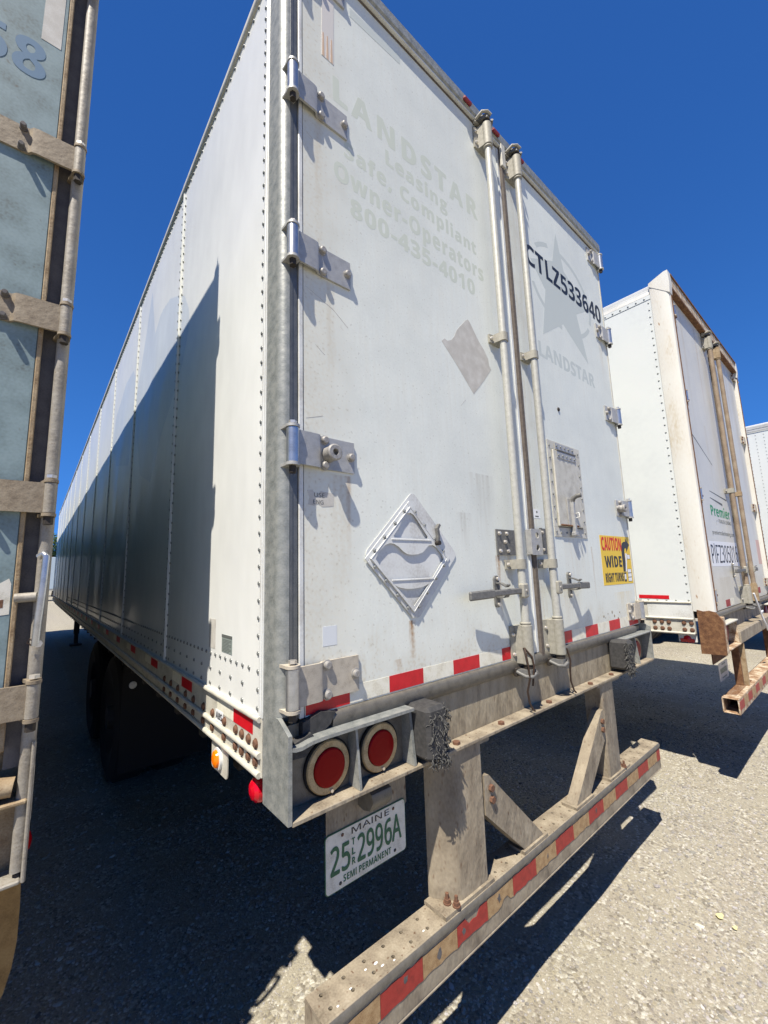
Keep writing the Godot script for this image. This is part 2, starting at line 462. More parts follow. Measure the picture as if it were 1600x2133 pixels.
	mat("ink", Color(0.13, 0.14, 0.16), 0.5)
	mat("ink_soft", Color(0.36, 0.37, 0.36), 0.6)
	mat("ink_red", Color(0.76, 0.10, 0.08), 0.5)
	mat("yellow", Color(0.88, 0.74, 0.20), 0.5)
	mat("sticker_white", Color(0.88, 0.89, 0.90), 0.45)
	mat("sticker_grey", Color(0.52, 0.56, 0.54), 0.5)
	mat("sticker_pale", Color(0.81, 0.83, 0.84), 0.5)
	mat("scraped", Color.WHITE, 0.7, 0.0, mottle(256, 54, [Color(0.66, 0.65, 0.62), Color(0.72, 0.71, 0.68), Color(0.80, 0.80, 0.78)], 0.02, 0.3, 0.4), 3.0)
	mat("strip_gold", Color(0.86, 0.74, 0.60), 0.3, 0.2)
	mat("strip_pale", Color(0.84, 0.82, 0.78), 0.35, 0.1)
	mat("plate_white", Color.WHITE, 0.45, 0.0, mottle(256, 55, [Color(0.62, 0.60, 0.54), Color(0.80, 0.79, 0.74), Color(0.85, 0.84, 0.80)], 0.02, 0.2, 0.4), 4.0)
	mat("plate_green", Color(0.04, 0.33, 0.22), 0.5)
	mat("rust", Color.WHITE, 0.9, 0.0, mottle(256, 56, [Color(0.22, 0.14, 0.09), Color(0.35, 0.23, 0.15), Color(0.46, 0.33, 0.22), Color(0.60, 0.48, 0.34)], 0.03, 0.25, 0.45), 2.5, fine, 0.5)
	mat("rust_paint", Color.WHITE, 0.75, 0.0, mottle(256, 57, [Color(0.34, 0.22, 0.14), Color(0.52, 0.40, 0.29), Color(0.76, 0.71, 0.62), Color(0.83, 0.81, 0.76)], 0.03, 0.2, 0.35, 0.16, Color(0.40, 0.22, 0.12)), 1.6)
	mat("old_post", Color.WHITE, 0.6, 0.0, mottle(256, 58, [Color(0.70, 0.65, 0.55), Color(0.79, 0.78, 0.745), Color(0.81, 0.81, 0.785), Color(0.82, 0.82, 0.80)], 0.012, 0.2, 0.3, 0.10, Color(0.50, 0.34, 0.20)), 1.2)
	M["old_post"].uv1_scale = Vector3(1.4, 0.45, 1.4)
	mat("old_strap", Color.WHITE, 0.7, 0.1, mottle(256, 66, [Color(0.37, 0.325, 0.265), Color(0.52, 0.475, 0.405), Color(0.60, 0.56, 0.49)], 0.03, 0.25, 0.45, 0.12, Color(0.42, 0.33, 0.24)), 4.0, fine, 0.3)
	mat("rod_tan", Color.WHITE, 0.7, 0.05, mottle(256, 59, [Color(0.40, 0.34, 0.28), Color(0.53, 0.47, 0.40), Color(0.63, 0.59, 0.52)], 0.02, 0.2, 0.4), 2.0)
	mat("dark_rim", Color(0.16, 0.15, 0.14), 0.7)
	mat("blue_door", Color.WHITE, 0.6, 0.0, mottle(256, 60, [Color(0.32, 0.35, 0.345), Color(0.43, 0.50, 0.51), Color(0.485, 0.56, 0.575), Color(0.52, 0.585, 0.595)], 0.02, 0.25, 0.4, 0.12, Color(0.34, 0.32, 0.29)), 1.6)
	mat("blue_ink", Color(0.33, 0.45, 0.55), 0.6)
	mat("old_galv", Color.WHITE, 0.6, 0.1, mottle(256, 61, [Color(0.42, 0.39, 0.34), Color(0.55, 0.53, 0.49), Color(0.63, 0.62, 0.59)], 0.02, 0.25, 0.45, 0.14, Color(0.34, 0.25, 0.18)), 3.0, fine, 0.4)
	mat("old_tan", Color.WHITE, 0.8, 0.0, mottle(256, 62, [Color(0.36, 0.28, 0.19), Color(0.52, 0.44, 0.33), Color(0.61, 0.545, 0.44), Color(0.67, 0.62, 0.53)], 0.02, 0.25, 0.45, 0.14, Color(0.36, 0.24, 0.14)), 3.0, fine, 0.4)
	mat("old_dark", Color.WHITE, 0.75, 0.0, mottle(256, 63, [Color(0.24, 0.23, 0.23), Color(0.35, 0.34, 0.34), Color(0.43, 0.42, 0.41)], 0.02, 0.25, 0.45), 3.0)
	mat("flap_tan", Color.WHITE, 0.85, 0.0, mottle(256, 64, [Color(0.40, 0.30, 0.15), Color(0.53, 0.42, 0.25), Color(0.60, 0.50, 0.32)], 0.02, 0.25, 0.4), 3.0)
	mat("green_ink", Color(0.10, 0.52, 0.30), 0.5)
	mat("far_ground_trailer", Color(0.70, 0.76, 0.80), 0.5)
	mat("leaf_dry", Color(0.80, 0.76, 0.55), 0.8)
	mat("bark", Color(0.28, 0.22, 0.17), 0.9)
	mat("leaf", Color(0.24, 0.34, 0.16), 0.8)
	M["leaf"].backlight_enabled = true
	M["leaf"].backlight = Color(0.10, 0.14, 0.04)

# side sheet with what is left of a painted star
func star_print(i: int, z1: float, z0: float, y0: float, y1: float):
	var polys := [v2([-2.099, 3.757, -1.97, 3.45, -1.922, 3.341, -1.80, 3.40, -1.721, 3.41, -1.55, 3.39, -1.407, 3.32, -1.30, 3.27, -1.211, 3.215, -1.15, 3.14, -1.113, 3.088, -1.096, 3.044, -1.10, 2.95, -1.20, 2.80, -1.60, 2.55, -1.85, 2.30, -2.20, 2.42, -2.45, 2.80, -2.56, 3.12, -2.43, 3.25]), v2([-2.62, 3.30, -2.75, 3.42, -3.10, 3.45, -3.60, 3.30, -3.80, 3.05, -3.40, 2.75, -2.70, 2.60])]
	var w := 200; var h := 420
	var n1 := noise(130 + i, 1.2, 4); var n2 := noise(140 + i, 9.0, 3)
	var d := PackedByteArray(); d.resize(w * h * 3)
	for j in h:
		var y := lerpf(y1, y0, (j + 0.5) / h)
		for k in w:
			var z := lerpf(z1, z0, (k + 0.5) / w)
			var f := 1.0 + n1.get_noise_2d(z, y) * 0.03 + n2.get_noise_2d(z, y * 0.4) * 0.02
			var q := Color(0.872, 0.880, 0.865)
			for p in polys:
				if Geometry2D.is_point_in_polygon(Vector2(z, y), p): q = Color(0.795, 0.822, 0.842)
			var o := (j * w + k) * 3
			d[o] = int(clampf(q.r * f * 255, 0, 255)); d[o + 1] = int(clampf(q.g * f * 255, 0, 255)); d[o + 2] = int(clampf(q.b * f * 255, 0, 255))
	var m := StandardMaterial3D.new()
	m.albedo_texture = ImageTexture.create_from_image(Image.create_from_data(w, h, false, Image.FORMAT_RGB8, d))
	m.roughness = 0.22
	M["side_star_%d" % i] = m

# ---------------------------------------------------------------- shared pieces
func v2(a: Array) -> PackedVector2Array:
	var r := PackedVector2Array()
	for i in range(0, a.size(), 2): r.append(Vector2(a[i], a[i + 1]))
	return r

func xz_up(y: float) -> Transform3D:      # local xy -> world x and z, local z -> world up
	return Transform3D(Basis(Vector3(1, 0, 0), Vector3(0, 0, 1), Vector3(0, 1, 0)), Vector3(0, y, 0))

func on_z(z: float) -> Transform3D:       # local xy -> world xy at depth z
	return Transform3D(Basis.IDENTITY, Vector3(0, 0, z))

func on_x(x: float) -> Transform3D:       # local xy -> world z and y on a side facing -x; local z -> -x
	return Transform3D(Basis(Vector3(0, 0, 1), Vector3(0, 1, 0), Vector3(-1, 0, 0)), Vector3(x, 0, 0))

func disc(c: Vector2, r: float, seg := 24, sq := 1.0) -> PackedVector2Array:
	var p := PackedVector2Array()
	for k in seg: p.append(c + Vector2(cos(TAU * k / seg) * r, sin(TAU * k / seg) * r * sq))
	return p

func rrect(x0: float, y0: float, x1: float, y1: float, r: float, seg := 4) -> PackedVector2Array:
	var p := PackedVector2Array()
	for q in [[x1 - r, y1 - r, 0.0], [x0 + r, y1 - r, 0.25], [x0 + r, y0 + r, 0.5], [x1 - r, y0 + r, 0.75]]:
		for k in seg + 1:
			var a: float = TAU * (q[2] + 0.25 * k / seg)
			p.append(Vector2(q[0] + cos(a) * r, q[1] + sin(a) * r))
	return p

func bolt_mesh(m: String, r: float, h: float, axis: Vector3) -> ArrayMesh:   # washer and domed head, origin on the plate
	var b := Mb.new()
	b.lathe(m, Vector3.ZERO, axis, [Vector2(r * 1.25, 0), Vector2(r * 1.25, h * 0.2), Vector2(r, h * 0.25), Vector2(r * 0.96, h * 0.8), Vector2(r * 0.7, h), Vector2(0, h)], 10)
	var am := ArrayMesh.new()
	var f: Surf = b.s[m]
	var a := []
	a.resize(Mesh.ARRAY_MAX)
	a[Mesh.ARRAY_VERTEX] = f.v; a[Mesh.ARRAY_NORMAL] = f.n; a[Mesh.ARRAY_TEX_UV] = f.u
	am.add_surface_from_arrays(Mesh.PRIMITIVE_TRIANGLES, a)
	am.surface_set_material(0, M[m])
	return am

# a wall of sheets seen from outside (facing sx along x), slightly quilted so that reflections bend
func wall_sheet(mb: Mb, m: String, x: float, sx: float, y0: float, y1: float, z0: float, z1: float, seed_: int, amp: float, nu := 8, nv := 16):
	var n := noise(seed_, 1.3, 2)
	var e := 0.01
	var hh := func(y: float, z: float) -> float:
		var fz := clampf(minf(z - z0, z1 - z) / 0.12, 0, 1)
		var fy := clampf(minf(y - y0, y1 - y) / 0.15, 0, 1)
		return (n.get_noise_2d(z * 0.9, y * 0.8) + 0.35) * amp * fz * fy
	var pts := []; var ns := []
	for j in nv + 1:
		for i in nu + 1:
			var z := lerpf(z0, z1, float(i) / nu); var y := lerpf(y0, y1, float(j) / nv)
			var h0: float = hh.call(y, z)
			var hz: float = hh.call(y, z + e) - h0; var hy: float = hh.call(y + e, z) - h0
			pts.append(Vector3(x + sx * h0, y, z))
			ns.append(Vector3(sx, -hy / e, -hz / e).normalized())
	for j in nv:
		for i in nu:
			var a := j * (nu + 1) + i
			var u0 := float(i) / nu; var u1 := float(i + 1) / nu; var w0 := 1.0 - float(j) / nv; var w1 := 1.0 - float(j + 1) / nv
			mb.tri(m, pts[a], pts[a + 1], pts[a + nu + 2], ns[a], ns[a + 1], ns[a + nu + 2], Vector2(u0, w0), Vector2(u1, w0), Vector2(u1, w1))
			mb.tri(m, pts[a], pts[a + nu + 2], pts[a + nu + 1], ns[a], ns[a + nu + 2], ns[a + nu + 1], Vector2(u0, w0), Vector2(u1, w1), Vector2(u0, w1))

func wheel(parent: Node3D, c: Vector3, r := 0.5, w := 0.27):
	var t := Mb.new()
	t.lathe("tyre", c - Vector3(w / 2, 0, 0), Vector3.RIGHT, [Vector2(r * 0.56, 0.02), Vector2(r * 0.8, 0), Vector2(r * 0.96, 0.025), Vector2(r, 0.05), Vector2(r, w - 0.05), Vector2(r * 0.96, w - 0.025), Vector2(r * 0.8, w), Vector2(r * 0.56, w - 0.02)], 36, false, false)
	var o := part("wheel", t, parent)
	var q := Mb.new()
	q.lathe("dark_rim", c - Vector3(w / 2, 0, 0), Vector3.RIGHT, [Vector2(0.0, 0.0), Vector2(0.09, 0.0), Vector2(0.10, 0.06), Vector2(r * 0.5, 0.09), Vector2(r * 0.57, 0.02), Vector2(r * 0.57, w - 0.02), Vector2(0, w - 0.05)], 24)
	part("rim", q, o)

# one hinge. kx: pin, x of mirrored side is mx - x; the strap runs over the door plane zd
func hinge(parent: Node3D, y: float, zd: float, flip: bool, mx: float, plate_end: float, dusty: bool, bm: ArrayMesh, kx := 0.022, hgt := 0.105, peg := false, rk := 0.0185, old := false, xo := 0.0):
	var sg := -1.0 if flip else 1.0
	var fx := func(x: float) -> float: return mx - x if flip else xo + x
	var zk := zd + 0.024
	var h := hgt * 0.5
	var k := Mb.new()
	var cx: float = fx.call(kx)
	k.cyl("old_galv" if old else "zinc", Vector3(cx, y - h, zk), Vector3(cx, y + h, zk), rk, 18, -1.0, 0.0015)
	var sm := "old_strap" if old else ("strap_dusty" if dusty else "strap")
	k.cyl("cam", Vector3(cx, y + h, zk), Vector3(cx, y + h + 0.004, zk), 0.011, 10)
	k.hexa("bolt_bright", Vector3(cx, y + h + 0.0128, zk), Vector3.UP, 0.012, 0.008)
	k.hexa("cam", Vector3(cx, y - h - 0.030, zk), Vector3.UP, 0.011, 0.022, 0.4)
	var o := part("hinge", k, parent)
	var b := Mb.new()      # ears welded to the post
	for s in [-1.0, 1.0]:
		var pts := PackedVector2Array([Vector2(0.004, -0.045)])
		for q in 9:
			var a := PI + PI * 0.12 - (PI * 1.24) * q / 8.0
			pts.append(Vector2(kx + cos(a) * (rk + 0.0025), 0.024 + sin(a) * (rk + 0.0025)))
		pts.append(Vector2(0.040, -0.02))
		var w := PackedVector2Array()
		for p in pts: w.append(Vector2(fx.call(p.x), p.y + zd))
		b.prism(sm, w, xz_up(y + s * (h + 0.0045) - 0.004), 0.008)
	part("bracket", b, o)
	var st := Mb.new()
	var path := PackedVector2Array()
	for p in [[kx + 0.012, 0.022], [0.060, 0.020], [0.112, 0.019], [0.121, 0.0165], [0.130, 0.0055], [0.138, 0.0045], [plate_end, 0.0045]]:
		path.append(Vector2(fx.call(p[0]), zd + p[1]))
	st.strip(sm, path, 0.007, xz_up(y - h * 0.98), hgt * 0.98)
	part("strap", st, o)
	for p in [[0.145, h * 0.76], [0.145, -h * 0.78], [plate_end - 0.014, 0.0]]:
		shared("bolt", bm, o, Vector3(fx.call(p[0]), y + p[1], zd + 0.008))
	if peg:
		var pg := Mb.new()
		var c := Vector3(fx.call(0.160), y - 0.004, zd + 0.008)
		pg.lathe("bolt", c, Vector3.BACK, [Vector2(0.025, 0), Vector2(0.0235, 0.028), Vector2(0.026, 0.031), Vector2(0.026, 0.039), Vector2(0.022, 0.042), Vector2(0.0105, 0.042)], 20, true, false)
		pg.lathe("bolt", c, Vector3.BACK, [Vector2(0.0105, 0.042), Vector2(0.0095, 0.025), Vector2(0, 0.025)], 20, false, false)
		part("bump_stop", pg, o)

func rod_set(parent: Node3D, x: float, y0: float, y1: float, zd: float, m: String, hm: String, bm: ArrayMesh, top_house: Array, low_house: Array, guides: Array, r := 0.0175):
	var z := zd + 0.05
	var k := Mb.new()
	k.cyl(m, Vector3(x, y0, z), Vector3(x, y1, z), r, 16)
	var o := part("lock_rod", k, parent)
	for hh in [top_house, low_house]:
		var b := Mb.new()
		var lo: float = hh[0]; var hi: float = hh[1]
		b.lathe(hm, Vector3(x, lo, z), Vector3.UP, [Vector2(0.024, 0), Vector2(0.0265, 0.003), Vector2(0.0265, hi - lo - 0.003), Vector2(0.024, hi - lo)], 18)
		b.prism(hm, PackedVector2Array([Vector2(x - 0.054, zd + 0.001), Vector2(x - 0.054, zd + 0.008), Vector2(x - 0.030, zd + 0.012), Vector2(x - 0.024, z), Vector2(x + 0.024, z), Vector2(x + 0.030, zd + 0.012), Vector2(x + 0.048, zd + 0.008), Vector2(x + 0.048, zd + 0.001)]), xz_up(lo + 0.004), hi - lo - 0.008)
		part("housing", b, o)
		for q in 2:
			for sx in [-0.042, 0.040]:
				shared("bolt", bm, o, Vector3(x + sx, lerpf(lo, hi, 0.25 + 0.5 * q), zd + 0.010))
	var c := Mb.new()
	c.lathe(hm, Vector3(x, top_house[0] - 0.012, z), Vector3.UP, [Vector2(0.021, 0), Vector2(0.024, 0.003), Vector2(0.024, 0.008), Vector2(0.021, 0.011)], 18)
	part("collar", c, o)
	c = Mb.new()
	c.lathe(hm, Vector3(x, low_house[1] + 0.001, z), Vector3.UP, [Vector2(0.021, 0), Vector2(0.024, 0.003), Vector2(0.024, 0.008), Vector2(0.021, 0.011)], 18)
	part("collar", c, o)
	for g: float in guides:
		var b := Mb.new()
		b.prism(hm, PackedVector2Array([Vector2(x - 0.052, zd + 0.001), Vector2(x - 0.052, zd + 0.010), Vector2(x - 0.028, zd + 0.014), Vector2(x - 0.022, z + 0.010), Vector2(x - 0.012, z + 0.021), Vector2(x + 0.012, z + 0.021), Vector2(x + 0.022, z + 0.010), Vector2(x + 0.024, zd + 0.012), Vector2(x + 0.034, zd + 0.008), Vector2(x + 0.034, zd + 0.001)]), xz_up(g - 0.021), 0.042)
		part("guide", b, o)
		shared("bolt", bm, o, Vector3(x - 0.041, g, zd + 0.012))
	for e in [[top_house[1], 1.0], [low_house[0], -1.0]]:      # cams and the keepers they hook into
		var b := Mb.new()
		var y: float = e[0]; var s: float = e[1]
		b.cyl("cam", Vector3(x, y, z), Vector3(x, y + s * 0.018, z), 0.021, 12)
		b.prism("cast", v2([x - 0.045, z - 0.03, x - 0.02, z + 0.022, x - 0.002, z + 0.026, x + 0.022, z + 0.012, x + 0.03, z - 0.012, x + 0.012, z - 0.03]), xz_up(y + s * 0.018 - (0.0 if s > 0 else 0.02)), 0.02)
		b.box("housing" if s > 0 else "cam", Vector3(x - 0.052, y + s * 0.030 - 0.018, zd + 0.004), Vector3(x + 0.050, y + s * 0.030 + 0.018, z - 0.028), 0.004)
		b.tube("housing" if s > 0 else "cast", PackedVector3Array([Vector3(x - 0.046, y + s * 0.028, zd + 0.02), Vector3(x - 0.042, y + s * 0.042, z + 0.008), Vector3(x - 0.018, y + s * 0.046, z + 0.024), Vector3(x + 0.004, y + s * 0.034, z + 0.030)]), 0.008, 8)
		b.tube("cast", PackedVector3Array([Vector3(x + 0.044, y + s * 0.028, zd + 0.02), Vector3(x + 0.044, y + s * 0.036, z + 0.004), Vector3(x + 0.030, y + s * 0.040, z + 0.018)]), 0.008, 8)
		part("cam", b, o)
	return o

func handle(rod: Node3D, x: float, y: float, zd: float, sg: float, tip: float, ret: float):
	var b := Mb.new()
	var zr := zd + 0.05
	var lo := minf(x - sg * 0.01, x + sg * 0.036); var hi := maxf(x - sg * 0.01, x + sg * 0.036)
	b.box("housing", Vector3(lo, y - 0.031, zr - 0.002), Vector3(hi, y + 0.031, zr + 0.026), 0.006)
	b.dome("bolt", Vector3((lo + hi) / 2, y, zr + 0.026), Vector3.BACK, 0.007, 0.005, 8)
	part("handle_bracket", b, rod)
	var h := Mb.new()
	var a := Vector3(x + sg * 0.03, y, zr + 0.012)
	var e := Vector3(x + sg * (absf(tip - x) - 0.135), y - 0.002, zr + 0.006)
	var t := Vector3(tip, y - 0.006, zr - 0.006)
	for q in [[a, e, 0.013, 0.006], [e, t, 0.0175, 0.008]]:
		var d: Vector3 = q[1] - q[0]
		var xf := Transform3D(Basis(d.normalized(), Vector3.UP, d.normalized().cross(Vector3.UP)), q[0])
		h.box("cast", Vector3(-0.008, -q[2], -q[3]), Vector3(d.length(), q[2], q[3]), 0.005, xf)
	part("handle", h, rod)
	var r := Mb.new()
	r.prism("cast", rrect(ret - 0.017, y - 0.066, ret + 0.017, y + 0.068, 0.016), on_z(zd), 0.008)
	r.strip("cast", v2([y - 0.018, zd + 0.006, y - 0.024, zd + 0.030, y - 0.020, zd + 0.052, y - 0.010, zd + 0.058]), 0.006, Transform3D(Basis(Vector3(0, 1, 0), Vector3(0, 0, 1), Vector3(1, 0, 0)), Vector3(ret - 0.012, 0, 0)), 0.024)
	r.strip("cast", v2([y + 0.038, zd + 0.006, y + 0.034, zd + 0.030, y + 0.022, zd + 0.056, y + 0.030, zd + 0.066]), 0.006, Transform3D(Basis(Vector3(0, 1, 0), Vector3(0, 0, 1), Vector3(1, 0, 0)), Vector3(ret - 0.010, 0, 0)), 0.022)
	r.cyl("bolt_bright", Vector3(ret + 0.003, y + 0.054, zd + 0.008), Vector3(ret + 0.003, y + 0.054, zd + 0.018), 0.008, 10)
	r.cyl("bolt_bright", Vector3(ret + 0.003, y - 0.053, zd + 0.008), Vector3(ret + 0.003, y - 0.053, zd + 0.016), 0.008, 10)
	part("handle_retainer", r, rod)

func slab_door(called: String, parent: Node3D, x0: float, x1: float, y0: float, y1: float, z: float, m: String) -> MeshInstance3D:
	var b := Mb.new()
	b.box("white_trim", Vector3(x0, y0, z - 0.05), Vector3(x1, y1, z - 0.001), 0.001)
	b.quad(m, Vector3(x0, y0, z), Vector3(x1, y0, z), Vector3(x1, y1, z), Vector3(x0, y1, z), Vector3.BACK)
	return part(called, b, parent)

func decal(called: String, parent: Node3D, pts: PackedVector2Array, z: float, m: String, th := 0.0008, label := "") -> MeshInstance3D:
	var b := Mb.new()
	b.prism(m, pts, on_z(z), th, 10.0)
	return part(called, b, parent, label)

func tape_row(parent: Node3D, cuts: Array, y0: float, y1: float, z: float, first_red: bool, red := "red_tape", pale := "white_tape"):
	var isr := first_red
	for i in cuts.size() - 1:
		decal("red_tape" if isr else "white_tape", parent, PackedVector2Array([Vector2(cuts[i] + 0.0006, y0), Vector2(cuts[i + 1] - 0.0006, y0), Vector2(cuts[i + 1] - 0.0006, y1), Vector2(cuts[i] + 0.0006, y1)]), z, red if isr else pale)
		isr = not isr

# ---------------------------------------------------------------- the middle trailer
func middle_trailer():
	var t := thing("semi_trailer", "white box trailer in the middle with faded lettering and a yellow caution sticker", "trailer", Vector3(1.295, G, -8.1), "trailers parked side by side")
	var zd := -0.055
	var W := 2.595
	var bolt := bolt_mesh("bolt", 0.0125, 0.013, Vector3.BACK)
	var bolt_s := bolt_mesh("bolt_bright", 0.0075, 0.010, Vector3.BACK)
	# body
	var b := Mb.new()
	b.box("roof", Vector3(0.03, 4.03, -16.1), Vector3(W - 0.03, 4.07, -0.12), 0.01)
	part("roof", b, t)
	b = Mb.new()
	b.box("under", Vector3(0.04, 1.17, -16.1), Vector3(W - 0.04, 1.30, -0.16), 0.0)
	for k in 40:
		b.box("under", Vector3(0.05, 1.06, -0.5 - k * 0.39), Vector3(W - 0.05, 1.17, -0.45 - k * 0.39), 0.0)
	part("floor_frame", b, t)
	b = Mb.new()
	b.box("white_side", Vector3(W - 0.03, 1.31, -16.1), Vector3(W, 3.93, -0.17), 0.002)
	part("right_wall", b, t)
	b = Mb.new()
	b.box("white_side", Vector3(0.0, 1.17, -16.15), Vector3(W, 4.05, -16.1), 0.01)
	part("front_wall", b, t)
	# left wall: sheet after sheet, riveted at the seams
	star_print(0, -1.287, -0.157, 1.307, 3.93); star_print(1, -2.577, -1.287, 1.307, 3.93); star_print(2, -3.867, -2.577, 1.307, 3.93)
	var z := -0.157
	var seam := -1.287
	var i := 0
	while z > -16.05:
		var z1 := maxf(seam, -16.1)
		b = Mb.new()
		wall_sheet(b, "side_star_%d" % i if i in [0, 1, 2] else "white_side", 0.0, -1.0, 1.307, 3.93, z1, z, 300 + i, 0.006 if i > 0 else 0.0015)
		b.box("white_trim", Vector3(0.012, 1.30, z1 + 0.001), Vector3(0.03, 4.03, z - 0.001), 0.0)
		var sh := part("side_panel", b, t)
		if i > 0 or true:
			var sb := Mb.new()
			sb.box("white_side", Vector3(-0.004, 1.309, z1 - 0.014), Vector3(0.003, 3.925, z1 + 0.012), 0.0015)
			sb.box("white_side", Vector3(-0.007, 1.309, z1 - 0.006), Vector3(-0.003, 3.925, z1 + 0.002), 0.001)
			part("seam_strip", sb, sh)
		var rv := Mb.new()
		var step := 0.0505
		var ys := 1.325
		while ys < 3.93:
			if i == 0:
				rv.dome("rivet_white", Vector3(-0.0005, ys, -0.187), Vector3.LEFT, 0.0070, 0.0055, 6)
			if i < 7:
				rv.dome("rivet_white", Vector3(-0.0005, ys, z1 + 0.030), Vector3.LEFT, 0.0070, 0.0055, 6)
				rv.dome("rivet_white", Vector3(-0.0005, ys + 0.025, z1 - 0.030), Vector3.LEFT, 0.0070, 0.0055, 6)
			ys += step
		var zs := z - 0.095 if i == 0 else z - 0.08
		while zs > z1 + 0.06 and i < 7:
			rv.dome("rivet_white", Vector3(-0.0005, 1.428, zs), Vector3.LEFT, 0.0072, 0.0058, 6)
			if int(round((z - zs) / 0.0505)) % 2 == (1 if i == 0 else 0):
				rv.dome("rivet_white", Vector3(-0.0005, 1.376, zs), Vector3.LEFT, 0.0072, 0.0058, 6)
				rv.dome("rivet_white", Vector3(-0.0005, 1.325, zs), Vector3.LEFT, 0.0072, 0.0058, 6)
			rv.dome("rivet_white", Vector3(-0.0005, 3.885, zs), Vector3.LEFT, 0.0072, 0.0058, 6)
			zs -= 0.0505
		if rv.s.size() > 0:
			part("rivets", rv, sh, "", "stuff")
		if i == 0:      # what is stuck on the rearmost sheet
			var nb := Mb.new()
			nb.prism("sticker_grey", v2([-0.493, 1.446, -0.396, 1.446, -0.396, 1.505, -0.493, 1.505]), on_x(-0.0006), 0.001)
			nb.prism("ink_soft", v2([-0.493, 1.4955, -0.396, 1.4955, -0.396, 1.505, -0.493, 1.505]), on_x(-0.0018), 0.0006)
			for q in 9:
				nb.prism("ink_soft", v2([-0.486, 1.4500 + q * 0.0047, -0.403 - 0.02 * (q % 3 == 0 as int), 1.4500 + q * 0.0047, -0.403 - 0.02 * (q % 3 == 0 as int), 1.4513 + q * 0.0047, -0.486, 1.4513 + q * 0.0047]), on_x(-0.0018), 0.0004)
			part("notice_label", nb, sh, "small grey label with rows of fine print")
			nb = Mb.new()
			nb.prism("scraped", v2([-0.632, 1.446, -0.560, 1.446, -0.560, 1.55, -0.632, 1.55]), on_x(-0.0006), 0.0008)
			part("label_trace", nb, sh)
		z = z1
		seam -= 1.29
		i += 1
	b = Mb.new()       # edge angle beside the post
	b.box("white_trim", Vector3(-0.006, 1.305, -0.172), Vector3(0.004, 3.94, -0.158), 0.002)
	b.box("white_trim", Vector3(-0.003, 1.305, -0.157), Vector3(0.008, 3.94, -0.1505), 0.001)
	part("edge_trim", b, t)
	b = Mb.new()
	b.prism("alu_dusty", v2([0.02, 3.905, -0.006, 3.905, -0.012, 3.912, -0.012, 3.94, 0.0, 3.965, 0.035, 4.045, 0.06, 4.045]), Transform3D(Basis(Vector3(1, 0, 0), Vector3(0, 1, 0), Vector3(0, 0, 1)), Vector3(0, 0, -16.1)), 15.95)
	part("top_rail", b, t)
	# bottom rail with its ribs
	b = Mb.new()
	b.box("alu_dusty", Vector3(-0.002, 1.150, -16.1), Vector3(0.03, 1.306, -0.153), 0.001)
	for y in [1.301, 1.206, 1.156]:
		b.prism("alu_dusty", disc(Vector2(-0.006, y), 0.0085, 12), on_z(-16.1), 15.94)
	var rail := part("bottom_rail", b, t)
	var rb := bolt_mesh("bolt_rust", 0.0115, 0.008, Vector3.LEFT)
	for zz in [-0.192, -0.242, -0.293, -0.343, -0.444, -0.562, -0.665, -0.79, -0.90, -1.02, -1.14, -1.26]:
		for y in [1.230, 1.182]:
			shared("bolt", rb, rail, Vector3(-0.002, y, zz))
	var zt := -0.519
	for k in 25:
		for e in [[0.0, 0.152, "white_tape"], [0.153, 0.304, "red_tape"]]:
			var tb := Mb.new()
			tb.prism(e[2], v2([zt + e[0], 1.248, zt + e[1], 1.248, zt + e[1], 1.289, zt + e[0], 1.289]), on_x(-0.0024), 0.0008)
			part(e[2], tb, rail)
		zt -= 0.605
	b = Mb.new()
	b.prism("sticker_white", v2([-0.530, 1.2155, -0.456, 1.2155, -0.456, 1.252, -0.530, 1.252]), on_x(-0.0036), 0.0010)
	var ab := part("brake_label", b, rail, "small white label reading ABS")
	letters("lettering", "ABS", ab, Vector3(-0.0052, 1.224, -0.523), 0.021, 0.058, "ink", 600, "Droid Sans", -90.0)
	# side marker lamp on its hanging plate and the red lamp behind it
	b = Mb.new()
	b.prism("alu_dusty", rrect(-0.572, 1.055, -0.420, 1.158, 0.014), on_x(0.004), 0.004)
	var pl := part("marker_plate", b, t)
	b = Mb.new()
	b.lathe("white_trim", Vector3(0.0, 1.100, -0.497), Vector3.LEFT, [Vector2(0.036, 0), Vector2(0.035, 0.008), Vector2(0.028, 0.009)], 24, true, false)
	b.lathe("amber", Vector3(0.0, 1.100, -0.497), Vector3.LEFT, [Vector2(0.028, 0.009), Vector2(0.025, 0.016), Vector2(0.015, 0.020), Vector2(0, 0.021)], 24, true, false)
	part("marker_lamp", b, pl, "round amber marker lamp")
	b = Mb.new()
	b.lathe("red_lamp", Vector3(0.02, 1.093, -0.222), Vector3.LEFT, [Vector2(0.034, -0.02), Vector2(0.034, 0.0), Vector2(0.031, 0.012), Vector2(0.022, 0.021), Vector2(0.010, 0.025), Vector2(0, 0.0255)], 24)
	b.lathe("cast", Vector3(0.045, 1.093, -0.222), Vector3.LEFT, [Vector2(0.037, 0.0), Vector2(0.037, 0.012)], 20)
	b.box("cast", Vector3(0.03, 1.11, -0.235), Vector3(0.045, 1.16, -0.21), 0.002)
	part("clearance_lamp", b, t, "round red clearance lamp below the bottom rail")
